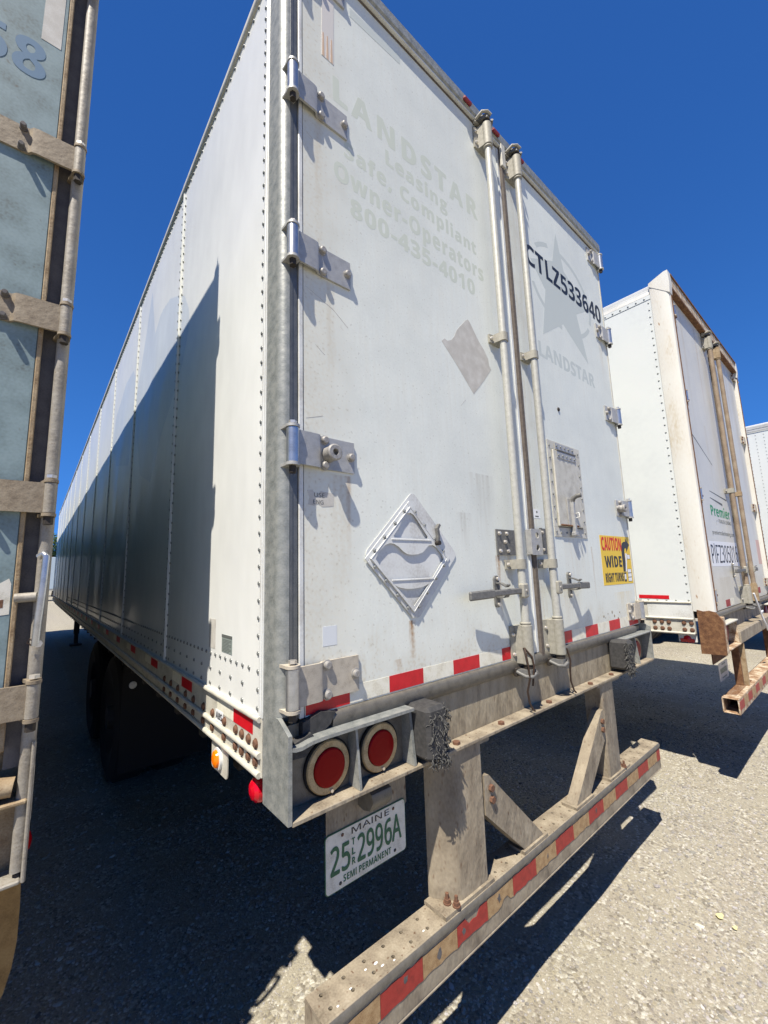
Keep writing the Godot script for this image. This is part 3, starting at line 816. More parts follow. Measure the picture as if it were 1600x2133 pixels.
	# corner posts
	for s in 2:
		b = Mb.new()
		var prof := PackedVector2Array([Vector2(0.0, -0.150), Vector2(0.0, -0.085)])
		for k in 7:
			var a := PI - PI * 0.5 * (k + 1) / 7.0
			prof.append(Vector2(0.03 + cos(a) * 0.03, -0.085 + sin(a) * 0.03))
		prof.append_array(v2([0.030, -0.0585, 0.056, -0.0605, 0.056, -0.12, 0.04, -0.150]))
		if s == 1:
			for k in prof.size(): prof[k] = Vector2(W - prof[k].x, prof[k].y)
		b.prism("galv", prof, xz_up(1.3255), 2.7345, 60.0)
		b.box("galv_shaded", Vector3(0.0305 if s == 0 else W - 0.0415, 1.31, -0.0604), Vector3(0.0415 if s == 0 else W - 0.0305, 4.03, -0.0556), 0.001)  # rear strips of the post, darkened in colour to stand for shade
		b.box("galv_shaded", Vector3(0.042 if s == 0 else W - 0.0565, 1.31, -0.0604), Vector3(0.0565 if s == 0 else W - 0.042, 4.03, -0.0575), 0.0)
		part("corner_post", b, t)
	b = Mb.new()
	b.box("galv", Vector3(0.0, 4.035, -0.16), Vector3(W, 4.108, -0.030), 0.012)
	b.box("white_trim", Vector3(0.03, 4.026, -0.070), Vector3(W - 0.03, 4.0345, -0.036), 0.001)
	b.box("seal", Vector3(0.06, 4.018, -0.075), Vector3(W - 0.06, 4.0255, -0.050), 0.001)
	var hd := part("header", b, t)
	for x in [1.001, 1.245, 1.488]:
		b = Mb.new()
		b.box("red_dull", Vector3(x - 0.030, 4.046, -0.030), Vector3(x + 0.030, 4.066, -0.014), 0.005)
		part("marker_lamp", b, hd)
	# doors
	var tan := Color(0.74, 0.70, 0.61)
	var rst := Color(0.55, 0.40, 0.26)
	var grim := Color(0.55, 0.53, 0.48)
	var dx0 := 0.078; var dy0 := 1.312
	M["door_left"] = door_paint(71, 1.204, 2.706, 384, Color(0.838, 0.855, 0.825), tan, 0.16, 0.22, [
		[0.419, 0.218, 0.018, 0.16, rst, 0.9], [0.955, 0.446, 0.02, 0.30, rst, 0.8], [1.02, 0.446, 0.06, 0.20, tan, 0.8], [0.16, 0.70, 0.012, 0.25, rst, 0.45], [0.06, 2.0, 0.02, 0.8, tan, 0.5],
		[0.10, 1.36, 0.02, 0.5, tan, 0.5], [0.13, 0.70, 0.05, 0.5, tan, 0.5], [0.87, 0.80, 0.10, 0.30, grim, 0.25], [0.74, 0.62, 0.05, 0.18, grim, 0.3], [1.15, 1.2, 0.05, 1.1, tan, 0.45], [0.35, 0.10, 0.02, 0.1, rst, 0.4]])
	M["door_right"] = door_paint(81, 1.204, 2.706, 384, Color(0.835, 0.855, 0.828), tan, 0.16, 0.05, [
		[0.08, 2.5, 0.05, 2.3, tan, 0.4], [0.42, 0.54, 0.20, 0.30, tan, 0.35], [0.62, 0.50, 0.012, 0.34, rst, 0.4], [1.10, 2.05, 0.04, 0.5, tan, 0.5], [1.12, 0.72, 0.05, 0.4, tan, 0.4],
		[1.02, 0.22, 0.16, 0.16, Color(0.82, 0.78, 0.66), 0.8], [0.30, 0.3, 0.16, 0.3, tan, 0.5]])
	var dl := slab_door("left_door", t, dx0, 1.282, dy0, 4.018, zd, "door_left")
	var dr := slab_door("right_door", t, 1.352, 2.556, dy0, 4.018, zd, "door_right")
	b = Mb.new()
	b.box("white_trim", Vector3(0.061, dy0, -0.085), Vector3(0.0745, 4.018, -0.053), 0.001)
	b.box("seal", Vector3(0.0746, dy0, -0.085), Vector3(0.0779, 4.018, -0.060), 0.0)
	b.box("white_trim", Vector3(1.2825, dy0, -0.09), Vector3(1.300, 4.018, -0.051), 0.001)
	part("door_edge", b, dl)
	b = Mb.new()
	b.box("seal", Vector3(1.3005, 1.272, -0.09), Vector3(1.334, 4.03, -0.040), 0.006)
	b.box("alu_dusty", Vector3(1.300, 3.90, -0.045), Vector3(1.338, 4.045, -0.030), 0.003)
	part("centre_seal", b, t)
	b = Mb.new()
	b.box("white_trim", Vector3(1.3345, dy0, -0.09), Vector3(1.3515, 4.018, -0.051), 0.001)
	b.box("alu_dusty", Vector3(2.5565, dy0, -0.09), Vector3(2.571, 4.018, -0.052), 0.001)
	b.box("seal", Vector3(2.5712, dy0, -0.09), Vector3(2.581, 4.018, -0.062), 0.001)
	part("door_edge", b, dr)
	# hinges
	var hy := [3.940, 3.340, 2.730, 2.072, 1.401]
	for k in 5:
		hinge(t, hy[k], zd, false, 0.0, 0.259, k == 4, bolt, 0.028, 0.105, k == 3)
		hinge(t, hy[k], zd, true, 2.588, 0.200, k == 4, bolt, 0.028, 0.105, k == 3)
	# faded lettering on the left door
	var zf := zd + 0.0001
	letters("lettering", "LANDSTAR", dl, Vector3(0.206, 3.432, zf), 0.102, 0.855, "ghost", 900, "Droid Sans", 0.0, 0.00012, 8, 0.014)
	letters("lettering", "Leasing", dl, Vector3(0.455, 3.333, zf), 0.066, 0.372, "ghost", 900, "Droid Sans", 0.0, 0.00012, 3, 0.011)
	letters("lettering", "Safe, Compliant", dl, Vector3(0.250, 3.222, zf), 0.066, 0.780, "ghost", 900, "Droid Sans", 0.0, 0.00012, 3, 0.011)
	letters("lettering", "Owner-Operators", dl, Vector3(0.204, 3.100, zf), 0.076, 0.872, "ghost", 900, "Droid Sans", 0.0, 0.00012, 3, 0.011)
	letters("lettering", "800-435-4010", dl, Vector3(0.273, 2.988, zf), 0.074, 0.725, "ghost", 900, "Droid Sans", 0.0, 0.00012, 3, 0.011)
	decal("sticker", dl, v2([0.155, 3.584, 0.208, 3.584, 0.213, 3.902, 0.160, 3.902]), zd, "strip_pale", 0.0010, "pale reflective strip below the top hinge")
	for q in [0.158, 0.176, 0.194]:
		decal("sticker_stripe", dl, v2([q, 3.586, q + 0.010, 3.586, q + 0.008, 3.690, q + 0.003, 3.690]), zd + 0.001, "strip_gold", 0.0004)
	decal("sticker", dl, v2([0.288, 3.892, 0.560, 3.912, 0.560, 3.958, 0.288, 3.936]), zd, "ghost_cool", 0.0006)
	decal("sticker_remains", dl, v2([0.927, 2.838, 0.91, 2.826, 0.886, 2.80, 0.862, 2.775, 0.842, 2.752, 0.822, 2.714, 0.80, 2.690, 0.775, 2.678, 0.757, 2.682, 0.737, 2.664, 0.82, 2.592, 0.937, 2.478, 1.02, 2.566, 1.085, 2.640, 1.072, 2.655, 1.066, 2.69, 1.04, 2.723, 1.002, 2.755, 0.965, 2.80, 0.94, 2.83]), zd, "scraped", 0.0006, "torn remains of a diamond sticker")
	decal("sticker_remains", dl, v2([0.088, 1.951, 0.107, 1.953, 0.120, 1.93, 0.135, 1.951, 0.182, 1.948, 0.180, 1.908, 0.140, 1.903, 0.125, 1.912, 0.112, 1.905, 0.090, 1.906, 0.096, 1.928]), zd, "scraped", 0.0006)
	letters("lettering", "USE", dl, Vector3(0.112, 1.932, zd + 0.0008), 0.013, 0.036, "ink_soft", 500)
	letters("lettering", "ENG", dl, Vector3(0.108, 1.911, zd + 0.0008), 0.012, 0.036, "ink_soft", 500)
	decal("sticker", dl, v2([0.137, 1.492, 0.186, 1.492, 0.186, 1.548, 0.137, 1.548]), zd, "sticker_pale", 0.0006)
	for sc in [[0.12, 2.43, 0.155, 2.405], [0.085, 2.62, 0.19, 2.58], [0.19, 2.58, 0.25, 2.535], [0.085, 2.175, 0.145, 2.195], [0.84, 2.40, 0.875, 2.435], [0.09, 3.205, 0.115, 3.195]]:
		var p := Vector2(sc[0], sc[1]); var q := Vector2(sc[2], sc[3])
		var nn := (q - p).orthogonal().normalized() * 0.0012
		decal("scratch", dl, PackedVector2Array([p - nn * 0.3, q - nn, q + nn, p + nn * 0.3]), zd, "scraped", 0.0004)
	# right door: star, ring and numbers
	var ring := PackedVector2Array()
	var rc := Vector2(1.935, 3.43)
	for a in 19: ring.append(rc + Vector2(cos(deg_to_rad(-18.0 + a * 6.5)) * 0.405, sin(deg_to_rad(-18.0 + a * 6.5)) * 0.285))
	for a in 19: ring.append(rc + Vector2(cos(deg_to_rad(99.0 - a * 6.5)) * 0.375, sin(deg_to_rad(99.0 - a * 6.5)) * 0.255))
	decal("faded_ring", dr, ring, zd, "ghost_cool", 0.00015)
	for seg in [[200.0, 262.0], [112.0, 140.0], [300.0, 332.0]]:
		ring = PackedVector2Array()
		for a in 11: ring.append(rc + Vector2(cos(deg_to_rad(lerpf(seg[0], seg[1], a / 10.0))) * 0.405, sin(deg_to_rad(lerpf(seg[0], seg[1], a / 10.0))) * 0.285))
		for a in 11: ring.append(rc + Vector2(cos(deg_to_rad(lerpf(seg[1], seg[0], a / 10.0))) * 0.375, sin(deg_to_rad(lerpf(seg[1], seg[0], a / 10.0))) * 0.255))
		decal("faded_ring", dr, ring, zd, "ghost_cool", 0.00015)
	decal("faded_star", dr, v2([1.916, 3.844, 1.984, 3.600, 2.294, 3.452, 2.106, 3.345, 2.213, 3.026, 1.900, 3.195, 1.628, 3.026, 1.708, 3.344, 1.560, 3.480, 1.836, 3.600]), zd, "ghost_cool", 0.0003)
	letters("lettering", "LANDSTAR", dr, Vector3(1.566, 2.878, zf), 0.088, 0.712, "ghost_cool", 900, "Droid Sans", 0.0, 0.00012, 0, 0.011)
	letters("lettering", "CTLZ533640", dr, Vector3(1.512, 3.431, zd + 0.0009), 0.130, 1.004, "ink", 600)
	decal("sticker", dr, v2([1.358, 1.943, 1.420, 1.943, 1.420, 1.988, 1.358, 1.988]), zd, "sticker_white", 0.0006)
	decal("print", dr, v2([1.372, 1.950, 1.404, 1.950, 1.404, 1.956, 1.372, 1.956]), zd + 0.0006, "ink_soft", 0.0003)
	decal("print", dr, v2([1.384, 1.970, 1.396, 1.970, 1.396, 1.980, 1.384, 1.980]), zd + 0.0006, "ink_soft", 0.0003)
	b = Mb.new()
	b.dome("cam", Vector3(1.725, 2.595, zd), Vector3.BACK, 0.013, 0.008, 10)
	part("rubber_plug", b, dr)
	for q in [[2.04, 1.405], [2.06, 1.395], [2.10, 1.415], [2.16, 1.42], [2.19, 1.395], [2.06, 1.36], [2.24, 1.375], [2.27, 1.41]]:
		decal("sticker_remains", dr, disc(Vector2(q[0], q[1]), rng.randf_range(0.004, 0.009), 7, rng.randf_range(0.5, 1.6)), zd, "sill", 0.0005)
	# reflective tape along the foot of the doors
	tape_row(dl, [0.080, 0.229, 0.386, 0.542, 0.701, 0.858, 1.012, 1.165, 1.281], 1.316, 1.366, zd, true)
	tape_row(dr, [1.353, 1.480, 1.635, 1.791, 1.946, 2.101, 2.258, 2.402, 2.555], 1.316, 1.374, zd, false)
	caution(dr, zd)
	placard(t, zd)
	vent(t, zd)
	# locking gear
	for k in 2:
		var x: float = [1.128, 1.403][k]
		var o = rod_set(t, x, 1.25, 4.03, zd, "rod", "housing", bolt_s, [3.862, 3.995], [1.292, 1.456], [2.797, 1.717])
		if k == 0: handle(o, x, 1.603, zd, -1.0, 0.765, 1.000)
		else: handle(o, x, 1.603, zd, 1.0, 1.787, 1.652)
	hasp(t, zd, bolt_s)
	sill_and_lamps(t, W)
	bumper(t, W)
	# running gear under the trailer
	for az in [-3.35, -4.6]:
		b = Mb.new()
		b.cyl("under", Vector3(0.2, 0.56, az), Vector3(W - 0.2, 0.56, az), 0.065, 12)
		b.box("under", Vector3(0.78, 0.62, az - 0.25), Vector3(0.90, 1.06, az + 0.25), 0.01)
		b.box("under", Vector3(W - 0.90, 0.62, az - 0.25), Vector3(W - 0.78, 1.06, az + 0.25), 0.01)
		part("axle", b, t)
		for x in [0.17, 0.49, W - 0.49, W - 0.17]: wheel(t, Vector3(x, G + 0.5, az))
	for s in 2:
		b = Mb.new()
		var x0: float = [0.05, W - 0.68][s]
		b.box("tyre", Vector3(x0, 0.30, -2.755), Vector3(x0 + 0.63, 1.06, -2.745), 0.002)
		part("mud_flap", b, t)
		b = Mb.new()
		var lx: float = [0.45, W - 0.45][s]
		b.box("under", Vector3(lx - 0.06, 0.36, -12.86), Vector3(lx + 0.06, 1.06, -12.74), 0.005)
		b.box("under", Vector3(lx - 0.045, 0.10, -12.845), Vector3(lx + 0.045, 0.40, -12.755), 0.005)
		b.box("under", Vector3(lx - 0.13, G, -12.92), Vector3(lx + 0.13, G + 0.05, -12.68), 0.01)
		part("landing_leg", b, t)
	b = Mb.new()
	b.lathe("white_trim", Vector3(0.115, 0.915, -2.743), Vector3.BACK, [Vector2(0.026, 0), Vector2(0.026, 0.006), Vector2(0.016, 0.012), Vector2(0, 0.014)], 18)
	part("reflector", b, t, "small round pale reflector on the dark mud flap")

func caution(dr: Node3D, zd: float):
	var o := decal("caution_sticker", dr, v2([2.088, 1.580, 2.548, 1.577, 2.553, 1.883, 2.094, 1.883]), zd, "yellow", 0.0008, "yellow sticker reading CAUTION WIDE RIGHT TURNS")
	var dd := wp[o] as Vector3
	var z := zd + 0.0012
	wp[o] = dd
	# the pieces of print are children of the door, level with the sticker
	letters("lettering", "CAUTION", dr, Vector3(2.110, 1.792, z), 0.078, 0.300, "ink_red", 800, "Droid Sans", 0.0, 0.0005, 1, 0.010)
	letters("lettering", "WIDE", dr, Vector3(2.135, 1.688, z), 0.066, 0.255, "ink", 900, "Droid Sans", 0.0, 0.0005, 1, 0.010)
	letters("lettering", "RIGHT TURNS", dr, Vector3(2.122, 1.598, z), 0.052, 0.275, "ink", 800, "Droid Sans", 0.0, 0.0005, 1, 0.010)
	decal("print", dr, v2([2.405, 1.655, 2.455, 1.655, 2.452, 1.790, 2.458, 1.802, 2.470, 1.808, 2.486, 1.808, 2.486, 1.782, 2.545, 1.832, 2.486, 1.874, 2.486, 1.850, 2.455, 1.850, 2.425, 1.838, 2.410, 1.815, 2.405, 1.785]), zd + 0.0008, "ink", 0.0005, "black arrow that bends to the right")
	decal("print", dr, v2([2.462, 1.775, 2.490, 1.770, 2.470, 1.700, 2.458, 1.655, 2.440, 1.655, 2.456, 1.720]), zd + 0.0013, "sticker_white", 0.0004)
	decal("print", dr, v2([2.408, 1.592, 2.440, 1.592, 2.444, 1.650, 2.408, 1.650]), zd + 0.0008, "ink", 0.0005)
	decal("print", dr, v2([2.414, 1.606, 2.436, 1.606, 2.438, 1.640, 2.414, 1.640]), zd + 0.0013, "sticker_white", 0.0004)
	for q in [[2.470, 1.590, 2.532, 1.672], [2.488, 1.735, 2.535, 1.766]]:
		decal("print", dr, v2([q[0], q[1], q[2], q[1], q[2], q[3], q[0], q[3]]), zd + 0.0008, "ink", 0.0005)
		var hh: float = (q[3] - q[1]) / 3.0 if q[1] < 1.7 else (q[3] - q[1])
		var y: float = q[1]
		while y < q[3] - 0.004:
			decal("print", dr, v2([q[0] + 0.003, y + 0.003, q[2] - 0.003, y + 0.003, q[2] - 0.003, y + hh - 0.002, q[0] + 0.003, y + hh - 0.002]), zd + 0.0013, "sticker_white", 0.0004)
			y += hh

func placard(t: Node3D, zd: float):
	var b := Mb.new()
	var c := Vector2(0.522, 1.760)
	var sq := rrect(-0.163, -0.163, 0.163, 0.163, 0.022)
	var w := PackedVector2Array()
	for p in sq: w.append(c + p.rotated(PI / 4))
	b.prism("white_trim", w, on_z(zd + 0.001), 0.003)
	var o := part("placard_holder", b, t, "diamond shaped white placard holder on the left door")
	var f := Vector2(0.500, 1.745)
	var zz := zd + 0.004
	var fr := Mb.new()
	for k in 4:      # folded rim
		var a := PI / 4 + k * PI / 2
		var xf := Transform3D(Basis(Vector3(0, 0, 1), a), Vector3(f.x, f.y, zz))
		fr.box("white_trim", Vector3(-0.1465, 0.132, 0.0), Vector3(0.1315, 0.1465, 0.003), 0.001, xf)
		fr.box("white_trim", Vector3(-0.1318, 0.1285, 0.0), Vector3(0.1283, 0.1318, 0.0095), 0.001, xf)
	part("frame", fr, o)
	var zb := zz + 0.006
	for q in [[0.405, 0.600, 1.811], [0.402, 0.604, 1.672]]:
		var r := Mb.new()
		r.box("white_trim", Vector3(q[0], q[2] - 0.0025, zb + 0.0021), Vector3(q[1], q[2] + 0.0025, zb + 0.0046), 0.001)
		part("cross_bar", r, o)
	for poly in [[0.5, 1.9265, 0.5, 1.908, 0.482, 1.905, 0.467, 1.890, 0.436, 1.845, 0.415, 1.822, 0.42, 1.817, 0.5, 1.8165, 0.5, 1.758, 0.478, 1.760, 0.459, 1.769, 0.437, 1.786, 0.417, 1.795, 0.398, 1.797, 0.378, 1.791, 0.346, 1.765, 0.334, 1.744, 0.388, 1.677, 0.5, 1.676, 0.5, 1.640, 0.466, 1.641, 0.431, 1.648, 0.410, 1.659, 0.5, 1.580, 0.5, 1.5635, 0.3185, 1.745], [0.5, 1.9265, 0.6815, 1.745, 0.5, 1.5635, 0.5, 1.580, 0.584, 1.657, 0.568, 1.650, 0.542, 1.643, 0.5, 1.640, 0.5, 1.676, 0.602, 1.677, 0.664, 1.742, 0.655, 1.760, 0.632, 1.783, 0.610, 1.794, 0.588, 1.793, 0.572, 1.780, 0.555, 1.767, 0.530, 1.760, 0.5, 1.758, 0.5, 1.8165, 0.583, 1.818, 0.584, 1.824, 0.560, 1.852, 0.532, 1.886, 0.516, 1.902, 0.5, 1.908]]:
		var r := Mb.new()
		r.prism("white_trim", v2(poly), on_z(zb), 0.002, 40.0)
		part("pressed_sheet", r, o)
	var rv := bolt_mesh("rivet", 0.005, 0.005, Vector3.BACK)
	for k in 4:
		var a := PI / 4 + k * PI / 2
		for s in [-0.10, -0.035, 0.035, 0.10]:
			var p := f + Vector2(s, 0.138).rotated(a)
			shared("rivet", rv, o, Vector3(p.x, p.y, zz + 0.005))
	b = Mb.new()      # bent catch
	b.strip("cast", v2([0.628, 1.800, 0.634, 1.828, 0.630, 1.856, 0.642, 1.872]), 0.010, on_z(zz + 0.006), 0.014)
	b.cyl("cam", Vector3(0.628, 1.802, zz), Vector3(0.628, 1.802, zz + 0.026), 0.009, 10)
	part("catch", b, o)

func vent(t: Node3D, zd: float):
	var b := Mb.new()
	for q in [[1.549, 1.857, 1.925, 1.908], [1.549, 2.338, 1.925, 2.386], [1.549, 1.9082, 1.588, 2.3378], [1.872, 1.9082, 1.925, 2.3378]]:
		b.box("alu_dusty", Vector3(q[0], q[1], zd + 0.0005), Vector3(q[2], q[3], zd + 0.004), 0.001)
	var o := part("vent_door", b, t, "small hatch with an upright latch in the right door")
	b = Mb.new()
	b.box("alu_dusty", Vector3(1.592, 1.912, zd + 0.001), Vector3(1.868, 2.334, zd + 0.013), 0.004)
	b.box("cast", Vector3(1.592, 1.9085, zd + 0.001), Vector3(1.868, 1.9115, zd + 0.010), 0.0)
	part("hatch", b, o)
	b = Mb.new()
	b.box("strap", Vector3(1.628, 2.340, zd + 0.0045), Vector3(1.846, 2.378, zd + 0.008), 0.001)
	b.box("strap", Vector3(1.628, 2.292, zd + 0.0135), Vector3(1.846, 2.330, zd + 0.016), 0.001)
	b.cyl("cast", Vector3(1.628, 2.336, zd + 0.013), Vector3(1.846, 2.336, zd + 0.013), 0.006, 10)
	part("hatch_hinge", b, o)
	var rv := bolt_mesh("rivet", 0.0058, 0.005, Vector3.BACK)
	for k in 8:
		shared("rivet", rv, o, Vector3(1.568, 1.885 + k * 0.067, zd + 0.004))
		shared("rivet", rv, o, Vector3(1.900, 1.885 + k * 0.067, zd + 0.004))
	for k in 4:
		shared("rivet", rv, o, Vector3(1.618 + k * 0.062, 1.880, zd + 0.004))
	for k in 5:
		shared("rivet", rv, o, Vector3(1.644 + k * 0.046, 2.362, zd + 0.008))
		shared("rivet", rv, o, Vector3(1.644 + k * 0.046, 2.308, zd + 0.016))
	b = Mb.new()
	b.box("rust", Vector3(1.600, 1.914, zd + 0.0135), Vector3(1.800, 1.924, zd + 0.022), 0.003)
	b.box("strap", Vector3(1.690, 1.918, zd + 0.0135), Vector3(1.730, 2.070, zd + 0.018), 0.001)
	part("latch_plate", b, o)
	b = Mb.new()
	b.box("strap", Vector3(1.722, 1.868, zd + 0.012), Vector3(1.742, 2.062, zd + 0.034), 0.002)
	b.box("strap", Vector3(1.718, 1.864, zd + 0.006), Vector3(1.764, 1.886, zd + 0.030), 0.003)
	b.tube("cast", PackedVector3Array([Vector3(1.732, 2.055, zd + 0.025), Vector3(1.732, 2.072, zd + 0.034), Vector3(1.734, 2.082, zd + 0.052), Vector3(1.738, 2.084, zd + 0.074)]), 0.0125, 12)
	b.tube("white_trim", PackedVector3Array([Vector3(1.744, 1.985, zd + 0.02), Vector3(1.752, 1.99, zd + 0.046), Vector3(1.748, 1.966, zd + 0.052), Vector3(1.744, 1.962, zd + 0.02)]), 0.0035, 6)
	part("latch", b, o)

func hasp(t: Node3D, zd: float, bm: ArrayMesh):
	var b := Mb.new()
	b.box("cast", Vector3(1.024, 1.758, zd + 0.0005), Vector3(1.190, 1.873, zd + 0.006), 0.001)
	var o := part("hasp_plate", b, t, "square grey steel plate beside the left lock rod")
	for p in [[1.044, 1.855], [1.100, 1.855], [1.085, 1.817], [1.044, 1.777], [1.104, 1.777]]:
		shared("bolt", bm, o, Vector3(p[0], p[1], zd + 0.006))
	b = Mb.new()
	var zp := zd + 0.030
	var y0 := 1.762
	for q in 2:
		b.holed("strap", Vector3(1.272, y0 + q * 0.059, zp), Vector3(0.090, 0, 0), Vector3(0, 0.059, 0), Vector2(0.050, 0.032), 0.015, Vector3.BACK, 0.008)
	for q in [[1.268, 1.272], [1.362, 1.366]]:
		b.box("strap", Vector3(q[0], y0, zd + 0.001), Vector3(q[1], y0 + 0.118, zp), 0.0005)
	b.box("strap", Vector3(1.272, y0 - 0.003, zp - 0.008), Vector3(1.362, y0, zp), 0.0)
	b.box("strap", Vector3(1.272, y0 + 0.118, zp - 0.008), Vector3(1.362, y0 + 0.121, zp), 0.0)
	part("hasp_clasp", b, t)
	b = Mb.new()
	b.strip("cast", v2([1.368, zd + 0.020, 1.385, zd + 0.020, 1.396, zd + 0.006, 1.468, zd + 0.004]), 0.006, xz_up(1.764), 0.128)
	o = part("hasp_plate", b, t, "bent grey steel plate behind the right lock rod")
	for p in [1.785, 1.870]:
		shared("bolt", bm, o, Vector3(1.380, p, zd + 0.023))

func lamp(parent: Node3D, c: Vector3, r := 0.072):
	var b := Mb.new()
	b.lathe("lamp_ring", c, Vector3.BACK, [Vector2(r, -0.004), Vector2(r, 0.004), Vector2(r - 0.003, 0.008), Vector2(r * 0.74, 0.009), Vector2(r * 0.72, 0.006)], 36, true, false)
	b.lathe("black", c, Vector3.BACK, [Vector2(r + 0.005, -0.006), Vector2(r + 0.005, 0.001), Vector2(r + 0.001, 0.003)], 36, true, false)  # black ring added, stands in for the shadow outlining the lamp
	b.cyl("bolt_bright", c + Vector3(0.004, -r * 0.86, 0.008), c + Vector3(0.004, -r * 0.86, 0.016), 0.0045, 8)
	var o := part("tail_lamp", b, parent)
	b = Mb.new()
	b.lathe("red_lens", c, Vector3.BACK, [Vector2(r * 0.72, 0.004), Vector2(r * 0.71, 0.012), Vector2(r * 0.66, 0.0145), Vector2(r * 0.4, 0.0165), Vector2(0, 0.017)], 36, true, false)
	part("lens", b, o, "round red lens")

func sill_and_lamps(t: Node3D, W: float):
	var b := Mb.new()
	b.box("sill", Vector3(0.02, 1.085, -0.10), Vector3(W - 0.02, 1.300, -0.062), 0.0)
	var sl := part("rear_sill", b, t, "wide dusty steel sill below the doors")
	b = Mb.new()      # bottom flange
	b.box("steel_tan", Vector3(0.0115, 1.0825, -0.0615), Vector3(W - 0.0115, 1.0945, 0.0), 0.002)
	var fl := part("flange", b, sl)
	for x in [0.66, 0.93, 1.30, 1.72, 1.98]:
		b = Mb.new()
		b.hexa("bolt_rust", Vector3(x, 1.0946, -0.024), Vector3.UP, 0.014, 0.009, rng.randf())
		part("bolt", b, fl)
	b = Mb.new()      # rub rail under the doors
	b.prism("rail_rub", v2([-0.0615, 1.252, -0.0615, 1.3105, -0.050, 1.3105, -0.0445, 1.3075, -0.0405, 1.300, -0.0395, 1.288, -0.041, 1.274, -0.046, 1.262, -0.054, 1.2545]), Transform3D(Basis(Vector3(0, 0, 1), Vector3(0, 1, 0), Vector3(-1, 0, 0)), Vector3(W - 0.13, 0, 0)), W - 0.29, 40.0)
	part("rub_rail", b, sl)
	b = Mb.new()      # crumpled seal at the left end of the rub rail
	b.prism("rubber", v2([0.062, 1.236, 0.150, 1.282, 0.168, 1.312, 0.12, 1.322, 0.062, 1.305]), on_z(-0.060), 0.022)
	b.prism("rubber", v2([0.020, 1.262, 0.080, 1.280, 0.10, 1.255, 0.06, 1.225, 0.024, 1.228]), on_z(-0.05), 0.026)
	part("torn_seal", b, sl)
	for s in 2:
		var fx := func(x: float) -> float: return x if s == 0 else W - x
		var bx := func(m: Mb, mt: String, x0: float, x1: float, lo: Vector2, hi: Vector2, bev: float):
			m.box(mt, Vector3(minf(fx.call(x0), fx.call(x1)), lo.x, lo.y), Vector3(maxf(fx.call(x0), fx.call(x1)), hi.x, hi.y), bev)
		b = Mb.new()
		b.prism("galv", v2([-0.149, 1.0885, 0.0, 1.0885, 0.0, 1.296, -0.058, 1.325, -0.149, 1.325]), Transform3D(Basis(Vector3(0, 0, 1), Vector3(0, 1, 0), Vector3(-1, 0, 0)), Vector3(0.0112 if s == 0 else W, 0, 0)), 0.0112)
		b.box("galv", Vector3(0.0112 if s == 0 else W - 0.06, 1.10, -0.149), Vector3(0.06 if s == 0 else W - 0.0112, 1.32, -0.1015), 0.0)
		var lb := part("lamp_box", b, t, "left lamp box with two round red lamps" if s == 0 else "right lamp box with round red lamps")
		b = Mb.new()      # back plate, top lip, ribs
		bx.call(b, "rail_rub", 0.012, 0.45, Vector2(1.0965, -0.0615), Vector2(1.262, -0.0585), 0.0)
		part("back_plate", b, lb)
		b = Mb.new()
		if s == 0:      # dented lip
			b.strip("galv", v2([0.012, 1.262, 0.022, 1.2585, 0.040, 1.2580, 0.070, 1.264, 0.11, 1.266, 0.44, 1.264]), 0.009, on_z(-0.0585), 0.0585)
		else:
			bx.call(b, "galv", 0.012, 0.46, Vector2(1.259, -0.0585), Vector2(1.269, 0.0), 0.003)
		part("top_lip", b, lb)
		for q in [[0.223, 0.231], [0.436, 0.446]]:
			b = Mb.new()
			b.prism("galv", v2([-0.0585, 1.0955, -0.004, 1.0955, -0.022, 1.2575, -0.0585, 1.2575]), Transform3D(Basis(Vector3(0, 0, 1), Vector3(0, 1, 0), Vector3(-1, 0, 0)), Vector3(maxf(fx.call(q[0]), fx.call(q[1])), 0, 0)), q[1] - q[0])
			part("rib", b, lb)
		for x in [0.148, 0.334]:
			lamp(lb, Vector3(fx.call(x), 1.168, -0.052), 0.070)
		# rubber dock bumper, worn to threads on its face
		b = Mb.new()
		bx.call(b, "rubber", 0.450, 0.540, Vector2(1.112, -0.061), Vector2(1.272, 0.050), 0.012)
		var rbm := part("dock_bumper", b, t, "black rubber dock bumper worn to threads, left" if s == 0 else "black rubber dock bumper worn to threads, right")
		b = Mb.new()
		var r2 := RandomNumberGenerator.new(); r2.seed = 40 + s
		for k in 520:
			var p := Vector3(fx.call(r2.randf_range(0.462, 0.548)), r2.randf_range(1.095, 1.262), r2.randf_range(0.036, 0.050))
			var pts := PackedVector3Array([p])
			var d := Vector3(r2.randf_range(-0.3, 0.9) * (1.0 if s == 0 else 1.0), r2.randf_range(-0.7, 0.5), r2.randf_range(0.4, 1.0)).normalized()
			var ln := r2.randf_range(0.003, 0.0075)
			for e in 4:
				d = (d + Vector3(r2.randf_range(-1.1, 1.1), r2.randf_range(-1.5, 0.5), r2.randf_range(-1.1, 0.3))).normalized()
				p += d * ln
				pts.append(p)
			b.tube("frayed", pts, r2.randf_range(0.0014, 0.0030), 5, 0.0009)
		for k in 7:
			var p := Vector3(fx.call(r2.randf_range(0.47, 0.545)), 1.10, 0.044)
			b.tube("frayed", PackedVector3Array([p, p + Vector3(0.004, -0.02, 0.004), p + Vector3(-0.002, -0.045 * r2.randf(), 0.006)]), 0.002, 4, 0.0006)
		part("threads", b, rbm, "", "stuff")
	# licence plate on its bracket
	b = Mb.new()
	b.box("steel_tan", Vector3(0.165, 0.95, -0.094), Vector3(0.470, 1.0815, -0.088), 0.001)
	var br := part("plate_bracket", b, t)
	b = Mb.new()
